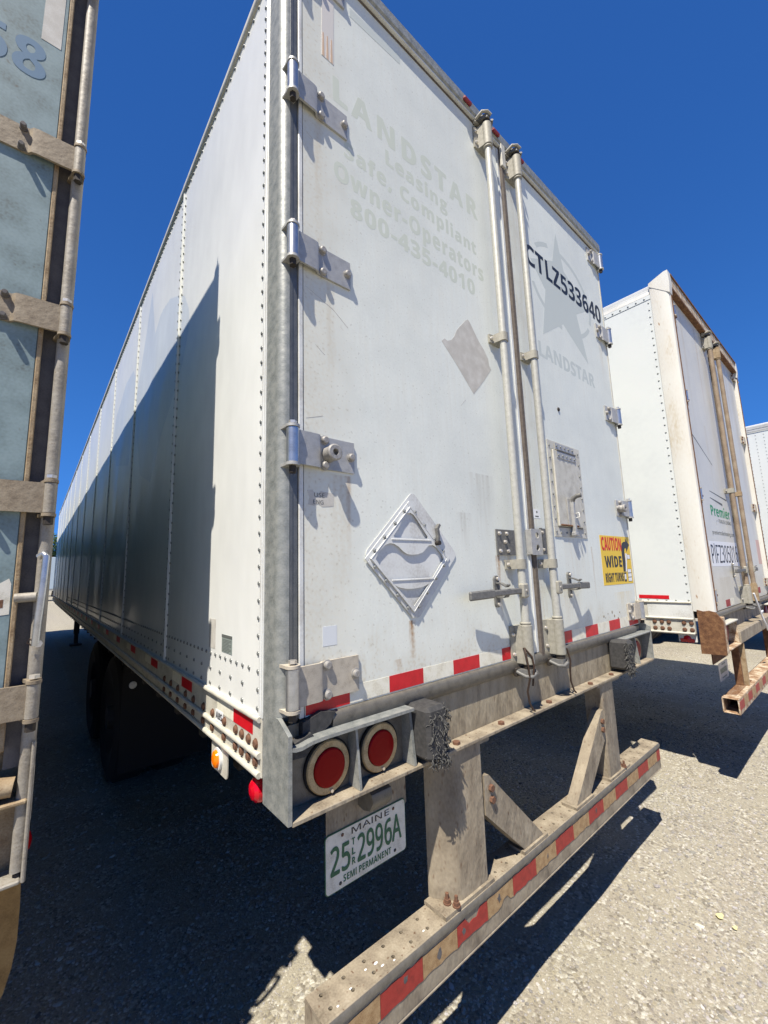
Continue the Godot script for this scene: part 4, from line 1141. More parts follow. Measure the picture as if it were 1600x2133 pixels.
	b.prism("rail_rub", v2([-0.088, 1.080, -0.020, 1.060, -0.014, 1.042, -0.030, 1.014, -0.060, 1.006, -0.088, 1.010]), Transform3D(Basis(Vector3(0, 0, 1), Vector3(0, 1, 0), Vector3(-1, 0, 0)), Vector3(0.350, 0, 0)), 0.075)
	b.prism("rail_rub", v2([0.33, 0.975, 0.40, 0.985, 0.405, 1.01, 0.375, 1.02, 0.35, 1.05, 0.28, 1.04, 0.30, 1.0]), on_z(-0.086), 0.006)
	part("plate_lamp", b, br)
	b = Mb.new()
	b.prism("plate_green", rrect(0.156, 0.817, 0.461, 0.969, 0.012), on_z(-0.0875), 0.0022)
	b.prism("plate_white", rrect(0.1585, 0.8195, 0.4585, 0.9665, 0.010), on_z(-0.0862), 0.0018)
	var lp := part("licence_plate", b, t, "white plate with green characters, 25 TLR 2996A")
	var zp := -0.0838
	letters("lettering", "MAINE", lp, Vector3(0.247, 0.944, zp), 0.0165, 0.145, "ink", 500)
	letters("lettering", "25", lp, Vector3(0.174, 0.862, zp), 0.070, 0.066, "plate_green", 500, "Droid Sans", 0.0, 0.0005, 0, 0.012)
	letters("lettering", "2996A", lp, Vector3(0.268, 0.862, zp), 0.070, 0.172, "plate_green", 500, "Droid Sans", 0.0, 0.0005, 0, 0.012)
	for k in 3: letters("lettering", ["T", "L", "R"][k], lp, Vector3(0.247, 0.914 - k * 0.0255, zp), 0.018, 0.012, "plate_green", 600)
	letters("lettering", "SEMI PERMANENT", lp, Vector3(0.216, 0.832, zp), 0.0175, 0.180, "plate_green", 700)
	for q in [[0.215, 0.954], [0.410, 0.954], [0.206, 0.833], [0.412, 0.833]]:
		b = Mb.new()
		b.dome("bolt_rust" if q[1] > 0.9 else "ink", Vector3(q[0], q[1], -0.0844), Vector3.BACK, 0.0052, 0.002, 8)
		part("bolt", b, lp)

func bumper(t: Node3D, W: float):
	var b := Mb.new()
	var x0 := 0.098; var x1 := 2.496; var z0 := -0.097; var z1 := 0.0; var yb := 0.462; var yt := 0.610
	# channel: rear face with folded lips, holed top
	b.box("steel_tan", Vector3(x0, yb + 0.010, z1 - 0.010), Vector3(x1, yt - 0.0005, z1 - 0.0015), 0.001)
	b.box("steel_tan", Vector3(x0, yb, z0), Vector3(x1, yb + 0.0095, z1), 0.003)
	b.box("steel_tan", Vector3(x0, yb + 0.010, z0), Vector3(x1, yt - 0.008, z0 + 0.008), 0.0)
	b.quad("steel_tan", Vector3(x0, yb + 0.0095, z0 + 0.008), Vector3(x0, yt - 0.008, z0 + 0.008), Vector3(x0, yt - 0.008, z1 - 0.010), Vector3(x0, yb + 0.0095, z1 - 0.010), Vector3.LEFT)
	b.quad("steel_tan", Vector3(x1, yb + 0.0095, z0 + 0.008), Vector3(x1, yt - 0.008, z0 + 0.008), Vector3(x1, yt - 0.008, z1 - 0.010), Vector3(x1, yb + 0.0095, z1 - 0.010), Vector3.RIGHT)
	b.prism("rail_rub", v2([z1 - 0.012, yt - 0.004, z1 - 0.002, yt - 0.002, z1 + 0.003, yt - 0.008, z1 + 0.003, yt - 0.022, z1 - 0.0014, yt - 0.024, z1 - 0.0014, yt - 0.008]), Transform3D(Basis(Vector3(0, 0, 1), Vector3(0, 1, 0), Vector3(-1, 0, 0)), Vector3(x1, 0, 0)), x1 - x0)
	var cells := 34
	var cw := (x1 - x0) / cells
	for k in cells:      # top plate, two holes to a cell
		var x := x0 + k * cw
		for q in 2:
			var o := Vector3(x, yt, z0 + q * 0.0445 + 0.0)
			b.holed("steel_tan", o, Vector3(cw, 0, 0), Vector3(0, 0, 0.0445), Vector2(cw * 0.5, 0.024), 0.0058, Vector3.UP, 0.007, 8)
	b.quad("steel_tan", Vector3(x0, yt, z0), Vector3(x1, yt, z0), Vector3(x1, yt - 0.0085, z0), Vector3(x0, yt - 0.0085, z0), Vector3.FORWARD)
	b.quad("steel_tan", Vector3(x0, yt, z0), Vector3(x0, yt, z1 - 0.008), Vector3(x0, yt - 0.0085, z1 - 0.008), Vector3(x0, yt - 0.0085, z0), Vector3.LEFT)
	b.quad("steel_tan", Vector3(x1, yt, z0), Vector3(x1, yt, z1 - 0.008), Vector3(x1, yt - 0.0085, z1 - 0.008), Vector3(x1, yt - 0.0085, z0), Vector3.RIGHT)
	var o := part("impact_bumper", b, t, "dusty steel underride bumper with red and tan tape")
	var cuts := [0.100, 0.272, 0.434, 0.589, 0.748, 0.902, 1.061, 1.218, 1.372, 1.524, 1.680, 1.828, 1.980, 2.138, 2.290, 2.440, 2.494]
	var red := false
	for k in cuts.size() - 1:      # peeling at the edges here and there
		var pts := PackedVector2Array()
		var r2 := RandomNumberGenerator.new(); r2.seed = 900 + k
		var xa: float = cuts[k] + 0.001; var xb: float = cuts[k + 1] - 0.001
		for e in 9: pts.append(Vector2(lerpf(xa, xb, e / 8.0), 0.517 + (0.006 * r2.randf() if e % 8 else 0.0) + (0.02 if k == 4 and e > 4 and e < 7 else 0.0)))
		for e in 9: pts.append(Vector2(lerpf(xb, xa, e / 8.0), 0.580 - 0.007 * r2.randf() - (0.018 if k == 3 and e > 2 and e < 6 else 0.0)))
		decal("red_tape" if red else "tan_tape", o, pts, z1 - 0.0012, "red_aged" if red else "tan_aged", 0.0012)
		red = not red
	for q in [[0.262, -0.050], [0.295, -0.046], [0.305, -0.028], [0.200, -0.035], [0.150, -0.020], [0.34, -0.018], [0.47, -0.03]]:
		var ch := Mb.new()
		ch.prism("sticker_white", disc(Vector2(q[0], q[1]), rng.randf_range(0.003, 0.007), 7, rng.randf_range(0.4, 0.8)), Transform3D(Basis(Vector3(1, 0, 0), Vector3(0, 0, 1), Vector3(0, 1, 0)), Vector3(0, yt, 0)), 0.0006)
		part("paint_chip", ch, o)
	for q in [[0.505, 0.548, 0.020], [0.815, 0.552, 0.016], [0.365, 0.560, 0.012], [0.62, 0.548, 0.014], [1.15, 0.546, 0.010], [1.60, 0.552, 0.012]]:
		var sp := PackedVector2Array()
		for e in 11: sp.append(Vector2(q[0], q[1]) + Vector2(cos(TAU * e / 11) * 0.8, sin(TAU * e / 11)) * q[2] * rng.randf_range(0.45, 1.0))
		decal("scuff", o, sp, z1 - 0.0001, "old_dark", 0.0006)
	for s in 2:
		var mir := func(a: Array) -> PackedVector2Array:
			var r := PackedVector2Array()
			for k in range(0, a.size(), 2): r.append(Vector2(a[k] if s == 0 else W - a[k], a[k + 1]))
			return r
		b = Mb.new()
		b.prism("steel_tan", mir.call([0.570, -0.103, 0.574, -0.085, 0.624, -0.022, 0.640, -0.014, 0.774, -0.013, 0.784, -0.020, 0.786, -0.103]), xz_up(0.622), 0.460, 35.0)
		var leg := part("bumper_leg", b, t, "upright bumper leg beside the licence plate" if s == 0 else "upright bumper leg further from the licence plate")
		b = Mb.new()
		b.prism("steel_tan", mir.call([0.545, -0.100, 0.545, -0.004, 0.80, -0.004, 0.80, -0.100]), xz_up(0.6105), 0.011, 20.0)
		part("foot_plate", b, leg)
		b = Mb.new()
		b.prism("steel_tan", mir.call([0.545, -0.100, 0.545, -0.012, 0.83, -0.012, 0.83, -0.100]), xz_up(1.066), 0.016, 20.0)
		part("head_plate", b, leg)
		for q in [[0.592, -0.040], [0.605, -0.012]]:
			b = Mb.new()
			var c := Vector3(q[0] if s == 0 else W - q[0], 0.6216, q[1])
			b.lathe("bolt_rust", c, Vector3.UP, [Vector2(0.014, 0), Vector2(0.014, 0.004)], 10)
			b.hexa("bolt_rust", c + Vector3(0, 0.004, 0), Vector3.UP, 0.0105, 0.010, 0.3)
			b.cyl("bolt_rust", c + Vector3(0, 0.014, 0), c + Vector3(0, 0.030, 0), 0.006, 8)
			part("bolt", b, leg)
		b = Mb.new()      # slanted brace, folded at its foot
		b.prism("steel_tan", mir.call([0.7865, 0.955, 0.815, 0.950, 0.86, 0.905, 1.150, 0.622, 1.010, 0.622, 0.7865, 0.822]), on_z(-0.062), 0.050, 20.0)
		b.prism("steel_tan", mir.call([0.995, 0.6215, 1.170, 0.6215, 1.170, 0.6105, 0.995, 0.6105]), on_z(-0.075), 0.072, 20.0)
		var bc := part("brace", b, t, "slanted steel brace of the bumper, left" if s == 0 else "slanted steel brace of the bumper, right")
		for q in [[0.820, 0.905], [0.822, 0.865]]:
			b = Mb.new()
			b.hexa("bolt_rust", Vector3(q[0] if s == 0 else W - q[0], q[1], -0.0119), Vector3.BACK, 0.0125, 0.012, 0.2)
			part("bolt", b, bc)

func wires():
	for q in [[1.092, 1.318, 0], [1.445, 1.300, 1]]:
		var x: float = q[0]; var y: float = q[1]
		var o := thing("tie_wire", "bent brown wire hanging from the foot of the left lock rod" if q[2] == 0 else "bent brown wire hanging from the foot of the right lock rod", "wire", Vector3(x, y, 0.0), "wires hanging from the lock rods")
		var b := Mb.new()
		var z := 0.006
		if q[2] == 0:
			b.tube("wire", PackedVector3Array([Vector3(x + 0.016, y + 0.040, -0.012), Vector3(x - 0.004, y + 0.046, z), Vector3(x - 0.012, y + 0.020, z + 0.01), Vector3(x - 0.004, y - 0.03, z + 0.012), Vector3(x + 0.006, y - 0.08, z + 0.008), Vector3(x + 0.004, y - 0.13, z - 0.006), Vector3(x + 0.020, y - 0.18, z - 0.01), Vector3(x + 0.030, y - 0.206, z - 0.004), Vector3(x + 0.040, y - 0.214, z)]), 0.0042, 7)
			b.tube("wire", PackedVector3Array([Vector3(x - 0.004, y + 0.046, z), Vector3(x + 0.022, y + 0.010, z + 0.016), Vector3(x + 0.026, y - 0.03, z + 0.020), Vector3(x + 0.022, y - 0.07, z + 0.016), Vector3(x + 0.032, y - 0.11, z + 0.004)]), 0.0040, 7)
		else:
			b.tube("wire", PackedVector3Array([Vector3(x - 0.02, y + 0.01, -0.01), Vector3(x + 0.004, y + 0.014, z), Vector3(x + 0.012, y - 0.04, z + 0.008), Vector3(x + 0.016, y - 0.09, z), Vector3(x + 0.034, y - 0.14, z - 0.01), Vector3(x + 0.046, y - 0.185, z - 0.004), Vector3(x + 0.056, y - 0.196, z)]), 0.0042, 7)
		part("strand", b, o)

# ---------------------------------------------------------------- neighbours
func plain_body(t: Node3D, x0: float, x1: float, yb: float, yt: float, zr: float, zf: float, m: String, left := true, right := true):
	var b := Mb.new()
	b.box("roof", Vector3(x0 + 0.02, yt - 0.04, zf), Vector3(x1 - 0.02, yt, zr - 0.06), 0.01)
	part("roof", b, t)
	b = Mb.new()
	b.box("under", Vector3(x0 + 0.04, yb, zf), Vector3(x1 - 0.04, yb + 0.12, zr - 0.1), 0.0)
	for k in 38:
		b.box("under", Vector3(x0 + 0.05, yb - 0.11, zr - 0.5 - k * 0.4), Vector3(x1 - 0.05, yb, zr - 0.45 - k * 0.4), 0.0)
	part("floor_frame", b, t)
	b = Mb.new()
	b.box(m, Vector3(x0, yb, zf - 0.05), Vector3(x1, yt - 0.02, zf), 0.01)
	part("front_wall", b, t)
	for s in 2:
		if (s == 0 and not left) or (s == 1 and not right): continue
		b = Mb.new()
		var xw := x0 if s == 0 else x1 - 0.03
		b.box(m, Vector3(xw, yb + 0.12, zf), Vector3(xw + 0.03, yt - 0.041, zr - 0.061), 0.002)
		part("side_wall", b, t)
		b = Mb.new()
		b.box("alu_dusty", Vector3(xw - 0.003, yb - 0.02, zf), Vector3(xw + 0.033, yb + 0.119, zr - 0.062), 0.004)
		part("bottom_rail", b, t)
		var n := int((zr - zf) / 1.25)
		for k in n:
			b = Mb.new()
			var z := zr - 0.3 - (k + 1) * 1.24
			b.box(m, Vector3(xw - 0.004 if s == 0 else xw + 0.0301, yb + 0.125, z - 0.02), Vector3(xw - 0.0001 if s == 0 else xw + 0.034, yt - 0.05, z + 0.02), 0.001)
			part("seam_strip", b, t)

func run_gear(t: Node3D, x0: float, x1: float, z: float):
	for az in [z, z - 1.25]:
		var b := Mb.new()
		b.cyl("under", Vector3(x0 + 0.2, 0.56, az), Vector3(x1 - 0.2, 0.56, az), 0.065, 12)
		for q in [x0 + 0.78, x1 - 0.90]:
			b.box("under", Vector3(q, 0.62, az - 0.25), Vector3(q + 0.12, 1.08, az + 0.25), 0.01)
		part("axle", b, t)
		for x in [x0 + 0.17, x0 + 0.49, x1 - 0.49, x1 - 0.17]: wheel(t, Vector3(x, G + 0.5, az))
	for lx in [x0 + 0.45, x1 - 0.45]:
		var b := Mb.new()
		b.box("under", Vector3(lx - 0.06, 0.36, z - 9.56), Vector3(lx + 0.06, 1.08, z - 9.44), 0.005)
		b.box("under", Vector3(lx - 0.13, G, z - 9.62), Vector3(lx + 0.13, G + 0.30, z - 9.38), 0.01)
		part("landing_leg", b, t)

func left_trailer():
	var t := thing("semi_trailer", "pale blue weathered trailer cut off by the left edge with a faded blue number", "trailer", Vector3(-1.78, G, -8.4), "trailers parked side by side")
	var z := -0.40; var xr := -0.485
	plain_body(t, -3.075, xr, 1.12, 4.00, z, -16.5, "blue_side")
	run_gear(t, -3.075, xr, -3.9)
	var b := Mb.new()
	var prof := v2([xr - 0.030, z - 0.060, xr, z - 0.060, xr, z - 0.016])
	for k in 6:
		var a := PI * 0.5 * (k + 1) / 6.0
		prof.append(Vector2(xr - 0.015 + cos(a) * 0.015, z - 0.015 + sin(a) * 0.015))
	prof.append_array(v2([xr - 0.024, z, xr - 0.030, z - 0.008]))
	b.prism("old_galv", prof, xz_up(1.02), 2.97, 60.0)
	part("corner_post", b, t)
	b = Mb.new()
	b.box("old_dark", Vector3(xr - 0.0605, 1.25, z - 0.06), Vector3(xr - 0.0303, 3.96, z - 0.032), 0.0)
	part("post_channel", b, t)
	b = Mb.new()
	b.box("old_galv", Vector3(-3.07, 3.905, z - 0.059), Vector3(xr - 0.002, 4.01, z - 0.005), 0.01)
	var hd := part("header", b, t)
	b = Mb.new()      # eye plate on the roof corner
	b.prism("old_galv", v2([-0.56, 4.012, xr, 4.012, xr, 4.03, -0.53, 4.035]), on_z(z - 0.03), 0.006)
	part("corner_plate", b, hd)
	b = Mb.new()
	b.box("blue_door", Vector3(-3.00, 1.30, z - 0.05), Vector3(-1.80, 3.90, z - 0.005), 0.002)
	part("left_door", b, t)
	b = Mb.new()
	b.box("blue_door", Vector3(-1.76, 1.30, z - 0.05), Vector3(-0.5565, 3.90, z - 0.005), 0.002)
	var d := part("right_door", b, t)
	b = Mb.new()
	b.box("old_tan", Vector3(-0.556, 1.30, z - 0.05), Vector3(-0.5455, 3.90, z - 0.002), 0.002)
	part("door_edge", b, d)
	b = Mb.new()
	b.box("old_dark", Vector3(-3.06, 1.02, z - 0.06), Vector3(-3.005, 3.96, z - 0.0), 0.01)
	part("corner_post", b, t)
	var zf := z - 0.005
	letters("lettering", "58", d, Vector3(-0.756, 3.178, zf + 0.0006), 0.124, 0.160, "blue_ink", 600)
	decal("sticker", d, v2([-0.614, 3.328, -0.567, 3.328, -0.566, 3.62, -0.612, 3.62]), zf, "scraped", 0.0008)
	decal("sticker_remains", d, v2([-0.72, 1.61, -0.560, 1.625, -0.561, 1.70, -0.566, 1.714, -0.60, 1.69, -0.66, 1.70, -0.72, 1.72]), zf, "plate_white", 0.0008)
	decal("print", d, v2([-0.60, 1.64, -0.573, 1.642, -0.573, 1.662, -0.60, 1.660]), zf + 0.0008, "bolt_rust", 0.0004)
	var bm := bolt_mesh("old_dark", 0.008, 0.020, Vector3.BACK)
	for y in [3.67, 2.957, 2.436, 1.923, 1.412]:
		hinge(t, y, z - 0.005, true, -0.485, 0.42, true, bm, 0.015, 0.082, false, 0.0135, true)
	b = Mb.new()
	b.cyl("old_galv", Vector3(-0.552, 1.664, z - 0.004), Vector3(-0.509, 1.666, z + 0.004), 0.012, 14)
	part("stub_pipe", b, t)
	b = Mb.new()
	b.tube("zinc", PackedVector3Array([Vector3(-0.512, 1.768, z + 0.01), Vector3(-0.502, 1.776, z + 0.018), Vector3(-0.497, 1.768, z + 0.024), Vector3(-0.499, 1.69, z + 0.026), Vector3(-0.503, 1.60, z + 0.022), Vector3(-0.504, 1.545, z + 0.014)]), 0.0085, 12)
	b.hexa("bolt_bright", Vector3(-0.498, 1.548, z + 0.004), Vector3.BACK, 0.009, 0.014)
	b.tube("wire", PackedVector3Array([Vector3(-0.504, 1.55, z + 0.012), Vector3(-0.516, 1.562, z + 0.012), Vector3(-0.52, 1.553, z + 0.010), Vector3(-0.511, 1.545, z + 0.012)]), 0.002, 6)
	part("grab_bar", b, t, "bent bright bar on the corner post")
	b = Mb.new()      # lamp box
	b.box("old_galv", Vector3(-0.4935, 0.998, z - 0.075), Vector3(-0.4845, 1.312, z + 0.012), 0.003)
	b.box("old_tan", Vector3(-0.95, 1.172, z - 0.06), Vector3(-0.4937, 1.182, z + 0.008), 0.003)
	b.box("old_galv", Vector3(-0.95, 0.998, z - 0.06), Vector3(-0.4937, 1.008, z + 0.012), 0.003)
	b.box("old_tan", Vector3(-3.05, 0.998, z - 0.074), Vector3(-0.4937, 1.298, z - 0.062), 0.0)
	part("lamp_box", b, t)
	b = Mb.new()
	b.cyl("old_tan", Vector3(-0.62, 1.225, z - 0.02), Vector3(-0.522, 1.212, z - 0.012), 0.024, 16, 0.022)
	part("bump_stop", b, t)
	b = Mb.new()
	b.dome("red_lens", Vector3(-0.4848, 1.02, z - 0.15), Vector3.RIGHT, 0.024, 0.012, 14)
	b.box("old_tan", Vector3(-0.52, 0.99, z - 0.18), Vector3(-0.485, 1.10, z - 0.12), 0.002)
	part("clearance_lamp", b, t)
	b = Mb.new()
	b.prism("flap_tan", v2([-0.80, 0.997, -0.492, 0.997, -0.488, 0.90, -0.488, 0.82, -0.494, 0.765, -0.506, 0.715, -0.528, 0.668, -0.56, 0.63, -0.80, 0.61]), on_z(z - 0.105), 0.012)
	part("bumper_leg", b, t)
	b = Mb.new()
	b.box("old_tan", Vector3(-3.0, 0.50, z - 0.13), Vector3(-0.60, 0.62, z - 0.03), 0.004)
	part("impact_bumper", b, t)

func right_trailer():
	var t := thing("semi_trailer", "white trailer on the right with a rusty frame, green lettering and a rusty bumper", "trailer", Vector3(4.615, G, -7.8), "trailers parked side by side")
	var x0 := 3.32; var x1 := 5.91; var zd := 0.165
	plain_body(t, x0, x1, 1.28, 4.06, 0.2, -16.0, "white_far", false, true)
	run_gear(t, x0, x1, -3.1)
	var b := Mb.new()
	# left wall
	var z := 0.064
	for i in 13:
		var z1 := z - 1.25
		b = Mb.new()
		wall_sheet(b, "white_far", x0, -1.0, 1.402, 3.92, z1, z, 400 + i, 0.003)
		b.box("white_trim", Vector3(x0 + 0.01, 1.40, z1 + 0.001), Vector3(x0 + 0.03, 4.02, z - 0.001), 0.0)
		var sh := part("side_panel", b, t)
		if i < 4:
			var rv := Mb.new()
			var ys := 1.415
			while ys < 3.9:
				if i == 0: rv.dome("rivet", Vector3(x0 - 0.0005, ys, 0.046), Vector3.LEFT, 0.007, 0.005, 6)
				rv.dome("rivet", Vector3(x0 - 0.0005, ys, z1 + 0.03), Vector3.LEFT, 0.007, 0.005, 6)
				if i == 0: rv.dome("rivet", Vector3(x0 - 0.0005, ys, -0.46), Vector3.LEFT, 0.007, 0.005, 6)
				ys += 0.0635
			var zs := z - 0.1
			while zs > z1:
				rv.dome("rivet", Vector3(x0 - 0.0005, 1.412, zs), Vector3.LEFT, 0.007, 0.005, 6)
				zs -= 0.0635
			part("rivets", rv, sh, "", "stuff")
		z = z1
	b = Mb.new()
	b.prism("red_tape", v2([-0.292, 1.424, -0.080, 1.421, -0.079, 1.450, -0.292, 1.452]), on_x(x0 - 0.001), 0.0012)
	part("red_tape", b, t)
	b = Mb.new()
	b.box("white_far", Vector3(x0 - 0.004, 3.921, -16.0), Vector3(x0 + 0.03, 3.962, 0.064), 0.002)
	b.prism("alu", v2([x0 - 0.004, 3.9625, x0 + 0.03, 4.052, x0 + 0.06, 4.052, x0 + 0.06, 3.9625]), on_z(-16.0), 16.06)
	var tr := part("top_rail", b, t)
	var rv2 := Mb.new()
	for k in 50: rv2.dome("rivet", Vector3(x0 - 0.0042, 3.940, 0.02 - k * 0.0635), Vector3.LEFT, 0.008, 0.006, 6)
	part("rivets", rv2, tr, "", "stuff")
	b = Mb.new()
	b.box("alu_dusty", Vector3(x0 - 0.002, 1.168, -16.0), Vector3(x0 + 0.03, 1.401, 0.064), 0.001)
	for y in [1.398, 1.275, 1.168]:
		b.prism("alu_dusty", disc(Vector2(x0 - 0.006, y), 0.009, 10), on_z(-16.0), 16.06)
	b.box("white_trim", Vector3(x0 - 0.006, 1.275, -0.24), Vector3(x0 - 0.0021, 1.392, 0.064), 0.001)
	var rail := part("bottom_rail", b, t)
	var rb := bolt_mesh("bolt_rust", 0.013, 0.010, Vector3.LEFT)
	for zz in [-0.35, -0.30, -0.20, -0.15, -0.103, -0.003, 0.045]:
		for y in [1.245, 1.195]: shared("bolt", rb, rail, Vector3(x0 - 0.002, y, zz))
	# corner post, flared at the top, bare rusty steel at the foot
	for s in 2:
		var fx := func(x: float) -> float: return x if s == 0 else x0 + x1 - x
		b = Mb.new()
		var pr := PackedVector2Array()
		for p in [[x0 - 0.004, 0.066], [x0 - 0.008, 0.09], [x0 - 0.008, 0.180], [x0 - 0.002, 0.196], [x0 + 0.012, 0.202], [x0 + 0.050, 0.200], [x0 + 0.052, 0.155], [x0 + 0.085, 0.150], [x0 + 0.085, 0.10], [x0 + 0.02, 0.066]]:
			pr.append(Vector2(fx.call(p[0]), p[1]))
		b.prism("old_post", pr, xz_up(1.335), 2.70, 40.0)
		var ps := part("corner_post", b, t)
		b = Mb.new()
		b.prism("old_post", v2([0.062, 4.030, 0.205, 3.90, 0.212, 3.99, 0.208, 4.10, 0.18, 4.10, 0.066, 4.056]), Transform3D(Basis(Vector3(0, 0, 1), Vector3(0, 1, 0), Vector3(-1, 0, 0)), Vector3(x0 + 0.06 if s == 0 else x1 + 0.011, 0, 0)), 0.071)
		part("corner_cap", b, ps)
		b = Mb.new()
		b.box("rust", Vector3(minf(fx.call(x0 + 0.030), fx.call(x0 + 0.054)), 1.34, 0.199), Vector3(maxf(fx.call(x0 + 0.030), fx.call(x0 + 0.054)), 3.92, 0.2045), 0.002)
		part("rusty_edge", b, ps)
		b = Mb.new()
		b.prism("rust", v2([0.085, 1.03, 0.235, 1.035, 0.24, 1.27, 0.20, 1.335, 0.165, 1.345, 0.13, 1.338, 0.09, 1.348]), Transform3D(Basis(Vector3(0, 0, 1), Vector3(0, 1, 0), Vector3(-1, 0, 0)), Vector3(x0 + 0.008 if s == 0 else x1 + 0.012, 0, 0)), 0.020)
		b.box("rust_paint", Vector3(minf(fx.call(x0 + 0.009), fx.call(x0 + 0.06)), 1.04, 0.19), Vector3(maxf(fx.call(x0 + 0.009), fx.call(x0 + 0.06)), 1.30, 0.238), 0.004)
		part("post_foot", b, ps, "bare rusty foot of the corner post" if s == 0 else "")
	b = Mb.new()
	b.box("header_old", Vector3(x0 + 0.061, 3.985, 0.05), Vector3(x1 - 0.061, 4.095, 0.205), 0.006)
	b.box("rust", Vector3(x0 + 0.061, 3.965, 0.14), Vector3(x1 - 0.061, 3.9845, 0.208), 0.003)
	b.box("rust", Vector3(x0 + 0.061, 4.080, 0.2055), Vector3(x1 - 0.061, 4.098, 0.214), 0.003)
	part("header", b, t)
	# doors
	var tan := Color(0.72, 0.68, 0.58)
	var rst := Color(0.56, 0.40, 0.25)
	M["door_old"] = door_paint(91, 1.20, 2.64, 256, Color(0.815, 0.815, 0.785), tan, 0.45, 0.20, [[0.30, 2.6, 0.05, 1.2, tan, 0.5], [0.75, 2.6, 0.03, 1.0, rst, 0.35], [0.05, 2.5, 0.03, 1.5, tan, 0.6], [0.62, 1.6, 0.05, 0.9, tan, 0.4], [0.15, 0.5, 0.05, 0.4, rst, 0.4], [0.98, 2.6, 0.12, 2.4, tan, 0.6], [0.55, 0.25, 0.3, 0.2, tan, 0.5]])
	var dl := slab_door("left_door", t, 3.415, 4.615, 1.322, 3.962, zd, "door_old")
	var dr := slab_door("right_door", t, 4.640, 5.822, 1.322, 3.962, zd, "door_old")
	b = Mb.new()
	b.box("seal", Vector3(4.6155, 1.322, zd - 0.03), Vector3(4.6395, 3.962, zd + 0.010), 0.003)
	b.box("seal", Vector3(3.406, 1.322, zd - 0.04), Vector3(3.4147, 3.962, zd - 0.004), 0.001)
	part("door_seal", b, dl)
	decal("sticker", dl, v2([3.60, 1.665, 4.60, 1.655, 4.60, 1.872, 3.60, 1.868]), zd, "sticker_white", 0.0006)
	letters("lettering", "PIFZ305016", dl, Vector3(3.625, 1.690, zd + 0.0012), 0.150, 0.955, "ink", 500)
	letters("lettering", "Premier", dl, Vector3(3.806, 2.090, zd + 0.0006), 0.088, 0.690, "green_ink", 800)
	letters("lettering", "TRAILER LEASING", dl, Vector3(4.03, 2.035, zd + 0.0006), 0.032, 0.470, "ink_soft", 500)
	letters("lettering", "premiertrailerleasing.com", dl, Vector3(3.756, 1.928, zd + 0.0006), 0.034, 0.800, "ink_soft", 500)
	decal("print", dl, v2([3.86, 2.300, 4.46, 2.262, 4.46, 2.276, 3.86, 2.306]), zd, "ink_soft", 0.0006)
	decal("print", dl, v2([3.84, 2.240, 4.26, 2.200, 4.26, 2.222, 3.84, 2.246]), zd, "ink_soft", 0.0006)
	decal("print", dl, v2([3.94, 2.046, 4.03, 2.046, 4.03, 2.054, 3.955, 2.054, 3.945, 2.01, 3.935, 2.01]), zd, "ink_soft", 0.0006)
	decal("scratch", dl, v2([3.50, 2.760, 4.10, 2.560, 4.102, 2.566, 3.50, 2.775]), zd, "ink_soft", 0.0005)
	decal("sticker", dr, v2([5.62, 1.66, 5.815, 1.66, 5.815, 1.93, 5.62, 1.93]), zd, "red_faint", 0.0006, "faded pinkish sticker")
	tape_row(dl, [3.86, 4.01, 4.16], 1.33, 1.385, zd, true, "red_aged", "white_tape")
	tape_row(dr, [5.30, 5.45], 1.36, 1.42, zd, true, "red_aged", "white_tape")
	var bolt := bolt_mesh("bolt_rust", 0.010, 0.012, Vector3.BACK)
	for y in [3.78, 3.03, 2.225, 1.444]:
		hinge(t, y, zd, false, 0.0, 0.225, true, bolt, 0.088, 0.085, false, 0.017, false, x0)
	for y in [3.90, 3.11, 2.30, 1.46]:
		hinge(t, y, zd, true, x1, 0.200, true, bolt, 0.020, 0.085, false, 0.019)
	var bs := bolt_mesh("bolt", 0.008, 0.010, Vector3.BACK)
	for k in 2:
		var x: float = [4.47, 4.80][k]
		var o = rod_set(t, x, 1.30, 3.96, zd, "rod_tan", "housing" if k == 0 else "old_tan", bs, [3.80, 3.92], [1.315, 1.475], [2.36], 0.019)
		if k == 0: handle(o, x, 1.62, zd, -1.0, 4.16, 4.27)
		else: handle(o, x, 1.62, zd, 1.0, 5.14, 4.98)
	# sill, lamp boxes, bumper
	b = Mb.new()
	b.box("steel_tan", Vector3(x0 + 0.06, 1.06, 0.09), Vector3(x1 - 0.06, 1.300, 0.158), 0.0)
	b.box("rail_rub", Vector3(x0 + 0.10, 1.285, 0.159), Vector3(x1 - 0.10, 1.318, 0.195), 0.008)
	b.box("steel_tan", Vector3(x0 + 0.50, 1.045, 0.10), Vector3(x1 - 0.50, 1.150, 0.235), 0.01)
	var sl := part("rear_sill", b, t)
	for s in 2:
		b = Mb.new()
		var xa := x0 + 0.062 if s == 0 else x1 - 0.49; var xb := x0 + 0.49 if s == 0 else x1 - 0.062
		b.box("alu_dusty", Vector3(xa, 1.232, 0.1585), Vector3(xb, 1.244, 0.235), 0.003)
		b.box("rust_paint", Vector3(xa, 1.048, 0.1585), Vector3(xb, 1.060, 0.235), 0.003)
		b.box("rust_paint", Vector3(xb - 0.01, 1.0605, 0.1585), Vector3(xb, 1.2315, 0.225), 0.002)
		b.box("old_dark", Vector3(xa, 1.0605, 0.1582), Vector3(xb - 0.0105, 1.2315, 0.162), 0.0)
		var lb := part("lamp_box", b, sl)
		b = Mb.new()
		for x in [xa + 0.13, xa + 0.31]:
			b.lathe("red_dull", Vector3(x, 1.145, 0.162), Vector3.BACK, [Vector2(0.066, 0), Vector2(0.064, 0.012), Vector2(0.04, 0.018), Vector2(0, 0.019)], 24)
		part("tail_lamps", b, t)
	b = Mb.new()
